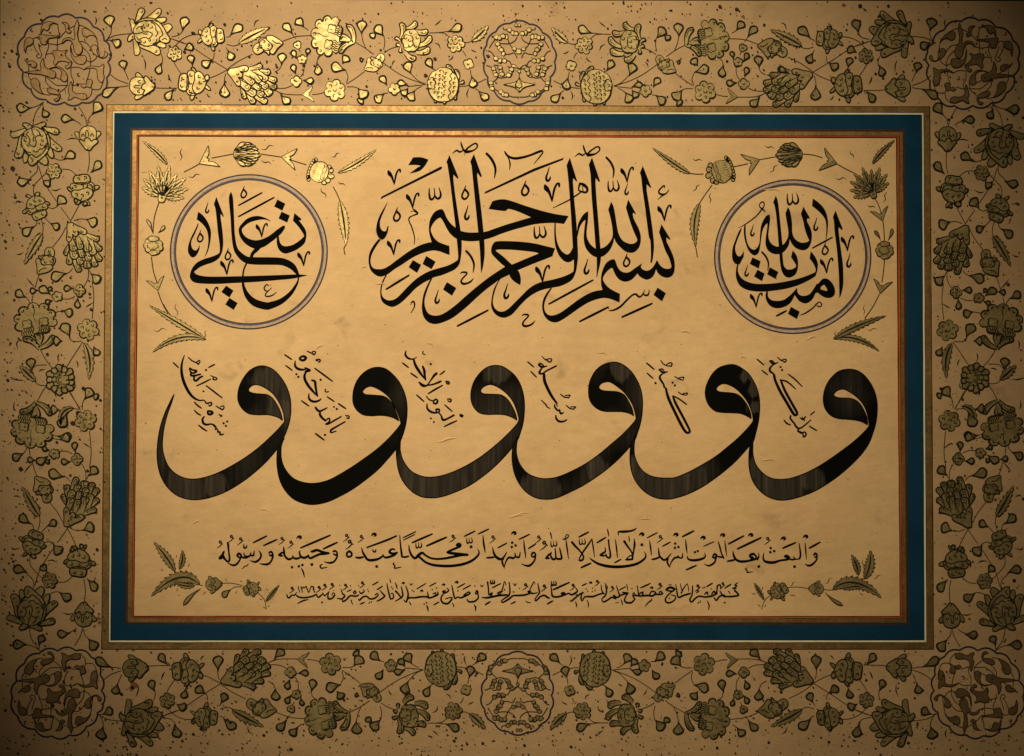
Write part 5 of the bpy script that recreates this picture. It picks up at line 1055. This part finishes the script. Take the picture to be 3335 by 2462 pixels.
def middle(warp, lab):
    p = Pen(1520, 0, 6.21, warp)
    me = Mesh(); me.ribbon([(*p.at(*q), 5.4) for q in arcs(MC, .17)], 6.5, 'indigo', True)
    kids = []; st = Mesh()
    for sx in (1, -1):
        X = lambda x: 1062 + sx * (x - 1062)
        for x0, y0, x1, y1, r_, n in ((600,770,800,730,46,4),(865,620,1000,690,43,3),(625,905,740,1075,43,4),(590,1200,760,1240,43,3),(545,1400,590,1520,43,3),(675,1380,715,1510,43,3),(905,1420,850,1530,43,3),(490,1690,515,1800,43,3),(690,1870,800,1930,43,3)):
            for i in range(n):
                t = i / (n - 1)
                k = Mesh(); p.scallop(k, X(x0 + (x1 - x0) * t), y0 + (y1 - y0) * t + (14 if i % 2 else -10), r_ * (1.1 - .2 * (i % 2)), r_ * (1.0 + .1 * (i % 2)), 3, zl(), lw=15, depth=.1, seed=i); kids.append(('cloud_curl', k))
        for s_ in ((460,970,520,870,580,790),(815,745,860,880,940,990),(660,880,850,885,970,830,1015,760),(740,1095,850,1100,950,1070,985,1100,1015,1170),(430,1030,500,1060,580,1180),(750,1230,860,1240,920,1345),(400,1325,470,1350,530,1375),(555,1320,620,1325,690,1360),
                   (600,1540,700,1580,840,1550),(640,1560,560,1640,500,1660),(560,1800,640,1850),(820,1920,920,1960,1050,1965),(740,560,745,600,830,605),(830,1350,900,1360,960,1320,1062,1400)):
            p.line(st, 21, [X(v) if i % 2 == 0 else v for i, v in enumerate(s_)], 7.2, 'stemink')
        k = Mesh(); p.tear(k, 1062, 1400, X(900), 1325, 56, zl(), lw=10, rib=False); kids.append(('cloud_curl', k))
        k = Mesh(); p.poly(k, [(1062, 1570, 1), (X(990), 1660, 0), (X(740), 1715, 1), (X(960), 1770, 0), (1062, 1870, 1), (1062, 1720, 1)], zl(), 'gilt', 'line', 2.8); kids.append(('star_leaf', k))
    for x, y, rx, ry, n in ((960,990,44,42,3),(1150,990,44,42,3),(1050,1040,60,58,4),(1062,1445,34,34,3),(1000,515,36,30,3),(1062,515,36,30,3)):
        k = Mesh(); p.scallop(k, x, y, rx, ry, n, zl(), lw=12, depth=.25); kids.append(('cloud_curl', k))
    k = Mesh(); p.tear(k, 1062, 1570, 1062, 1790, 120, 24, lw=14, rib=False); kids.append(('drop', k))
    p.line(st, 16, [1062, 1470, 1062, 1580], 7.2, 'stemink')
    kids.append(('scroll_stem', st))
    put('centre_medallion', me, lab, kids)
middle(None, "scalloped indigo medallion with small gold cloud curls at the middle of the top border")
middle(lambda X, Y: (3377 - X, 2460.5 - Y), "scalloped indigo medallion with small cloud curls at the middle of the bottom border")

# ---------------------------------------------------------------- speckles of ink on the papers
random.seed(11)
def inside(q, x, y, pad=0): return q[0][0] - pad < x < q[1][0] + pad and q[0][1] - pad < y < q[2][1] + pad
sp = Mesh()
N = 0
while N < 5200:
    x, y = random.uniform(4, 3333), random.uniform(5, 2460)
    if inside(Q[0], x, y, 3): continue
    dens = 0.35 + 0.65 * noise.noise(Vector((x / 90, y / 90, 1))) 
    if y > 2330 or x < 90: dens += .45
    if random.random() > dens: N += 0.25; continue
    N += 1
    q = random.random()
    rad = 1.3 + 1.7 * q if q < .82 else (2.7 + 6 * (q - .82) if q < .96 else random.uniform(3.4, 5.0))
    if q > .996: rad = random.uniform(4.5, 6.5)
    sp.disc(x, y, rad, 17.5 + (N % 3) * .4 if rad > 2.4 else 0.4, 'speck' if random.random() < .72 or rad > 2.4 else 'stain', 7, .2)
for x, y, rad in ((42, 549, 8), (18, 786, 5), (20, 808, 3.5), (133, 912, 5.5), (298, 1008, 5), (26, 1238, 5), (273, 1265, 6), (167, 1342, 5), (255, 1346, 8), (237, 1378, 7), (186, 1440, 4.5), (69, 1527, 7), (286, 1533, 5), (732, 81, 5), (103, 1211, 4), (2344, 22, 5.5), (2800, 20, 7), (2892, 20, 5), (2864, 52, 4.5)):
    sp.disc(x, y, rad, 18.2, 'speck', 10, .15)
sp.build('paint_speckles', sheet_o, None, 'stuff')
st = Mesh()
for x, y, rad in ((436, 2232, 13), (428, 2242, 9), (2748, 17, 6.5), (2864, 53, 6), (2420, 54, 6), (308, 2040, 5), (323, 2028, 6), (322, 2014, 7), (322, 2000, 5), (382, 2117, 6), (434, 2118, 5), (86, 1312, 5)):
    st.disc(x, y, rad, .3, 'stain', 12, .2)
st.build('brown_stains', sheet_o, None, 'stuff')
ins = Mesh()
for i in range(420):
    x, y = random.uniform(460, 2915), random.uniform(452, 2000)
    ins.disc(x, y, random.choice((.7, .9, 1.1, 1.6, 2.0)), 1.5, 'stain' if random.random() < .75 else 'speck', 6, .3)
ins.build('paper_flecks', panel, None, 'stuff')

# small raised creases and scuffs of the central paper
cr = Mesh()
def crease(pts, w, hgt):
    b = len(cr.v); k = cr.mi('inner')
    for i, (x, y) in enumerate(pts):
        t = math.sin(math.pi * (i + .15) / (len(pts) - .7))
        cr.v += [wp(x, y - w * t, 1.3 * H), wp(x, y, 1.3 * H + hgt * t), wp(x, y + w * t, 1.3 * H)]
    for i in range(len(pts) - 1):
        for j in (0, 1):
            a = b + 3 * i + j
            cr.f.append((a, a + 1, a + 4, a + 3)); cr.m.append(k)
for x, y, L, a, w in ((1455, 1432, 75, -.22, 5), (1680, 1680, 60, -.15, 4), (470, 560, 22, .1, 5), (1185, 870, 22, .05, 4), (1240, 925, 45, .1, 3), (2515, 618, 60, .1, 4), (2640, 1100, 40, -.3, 5), (2420, 1163, 26, .3, 3), (2500, 1498, 50, .02, 3), (1700, 1672, 45, -.1, 3),
                      (1960, 1150, 40, .2, 3), (1400, 1120, 30, .5, 3), (640, 1700, 30, -.2, 3), (2100, 1690, 40, .1, 3), (1040, 1130, 34, -.4, 3), (860, 1660, 40, .3, 3), (2760, 1560, 30, .8, 3), (2230, 1080, 40, .2, 4)):
    crease([(x + L * (i / 6 - .5) * math.cos(a), y + L * (i / 6 - .5) * math.sin(a) + 2 * math.sin(i * 1.3)) for i in range(7)], w, 0.0009)
cr.build('paper_creases', panel, None, 'stuff')

# ---------------------------------------------------------------- put everything on the panel
for name, items in POOL.items():
    items.sort(key=lambda t: -(t[0].area))
    for i, (me, lab, kids) in enumerate(items):
        if i >= 290: break
        o = me.build(name, panel, lab)
        for cn, k in kids: k.build(cn, o)
    if len(items) > 290:
        rest = Mesh()
        for me, lab, kids in items[290:]:
            rest.add(me)
            for cn, k in kids: rest.add(k)
        rest.build(name, panel, None, 'stuff')
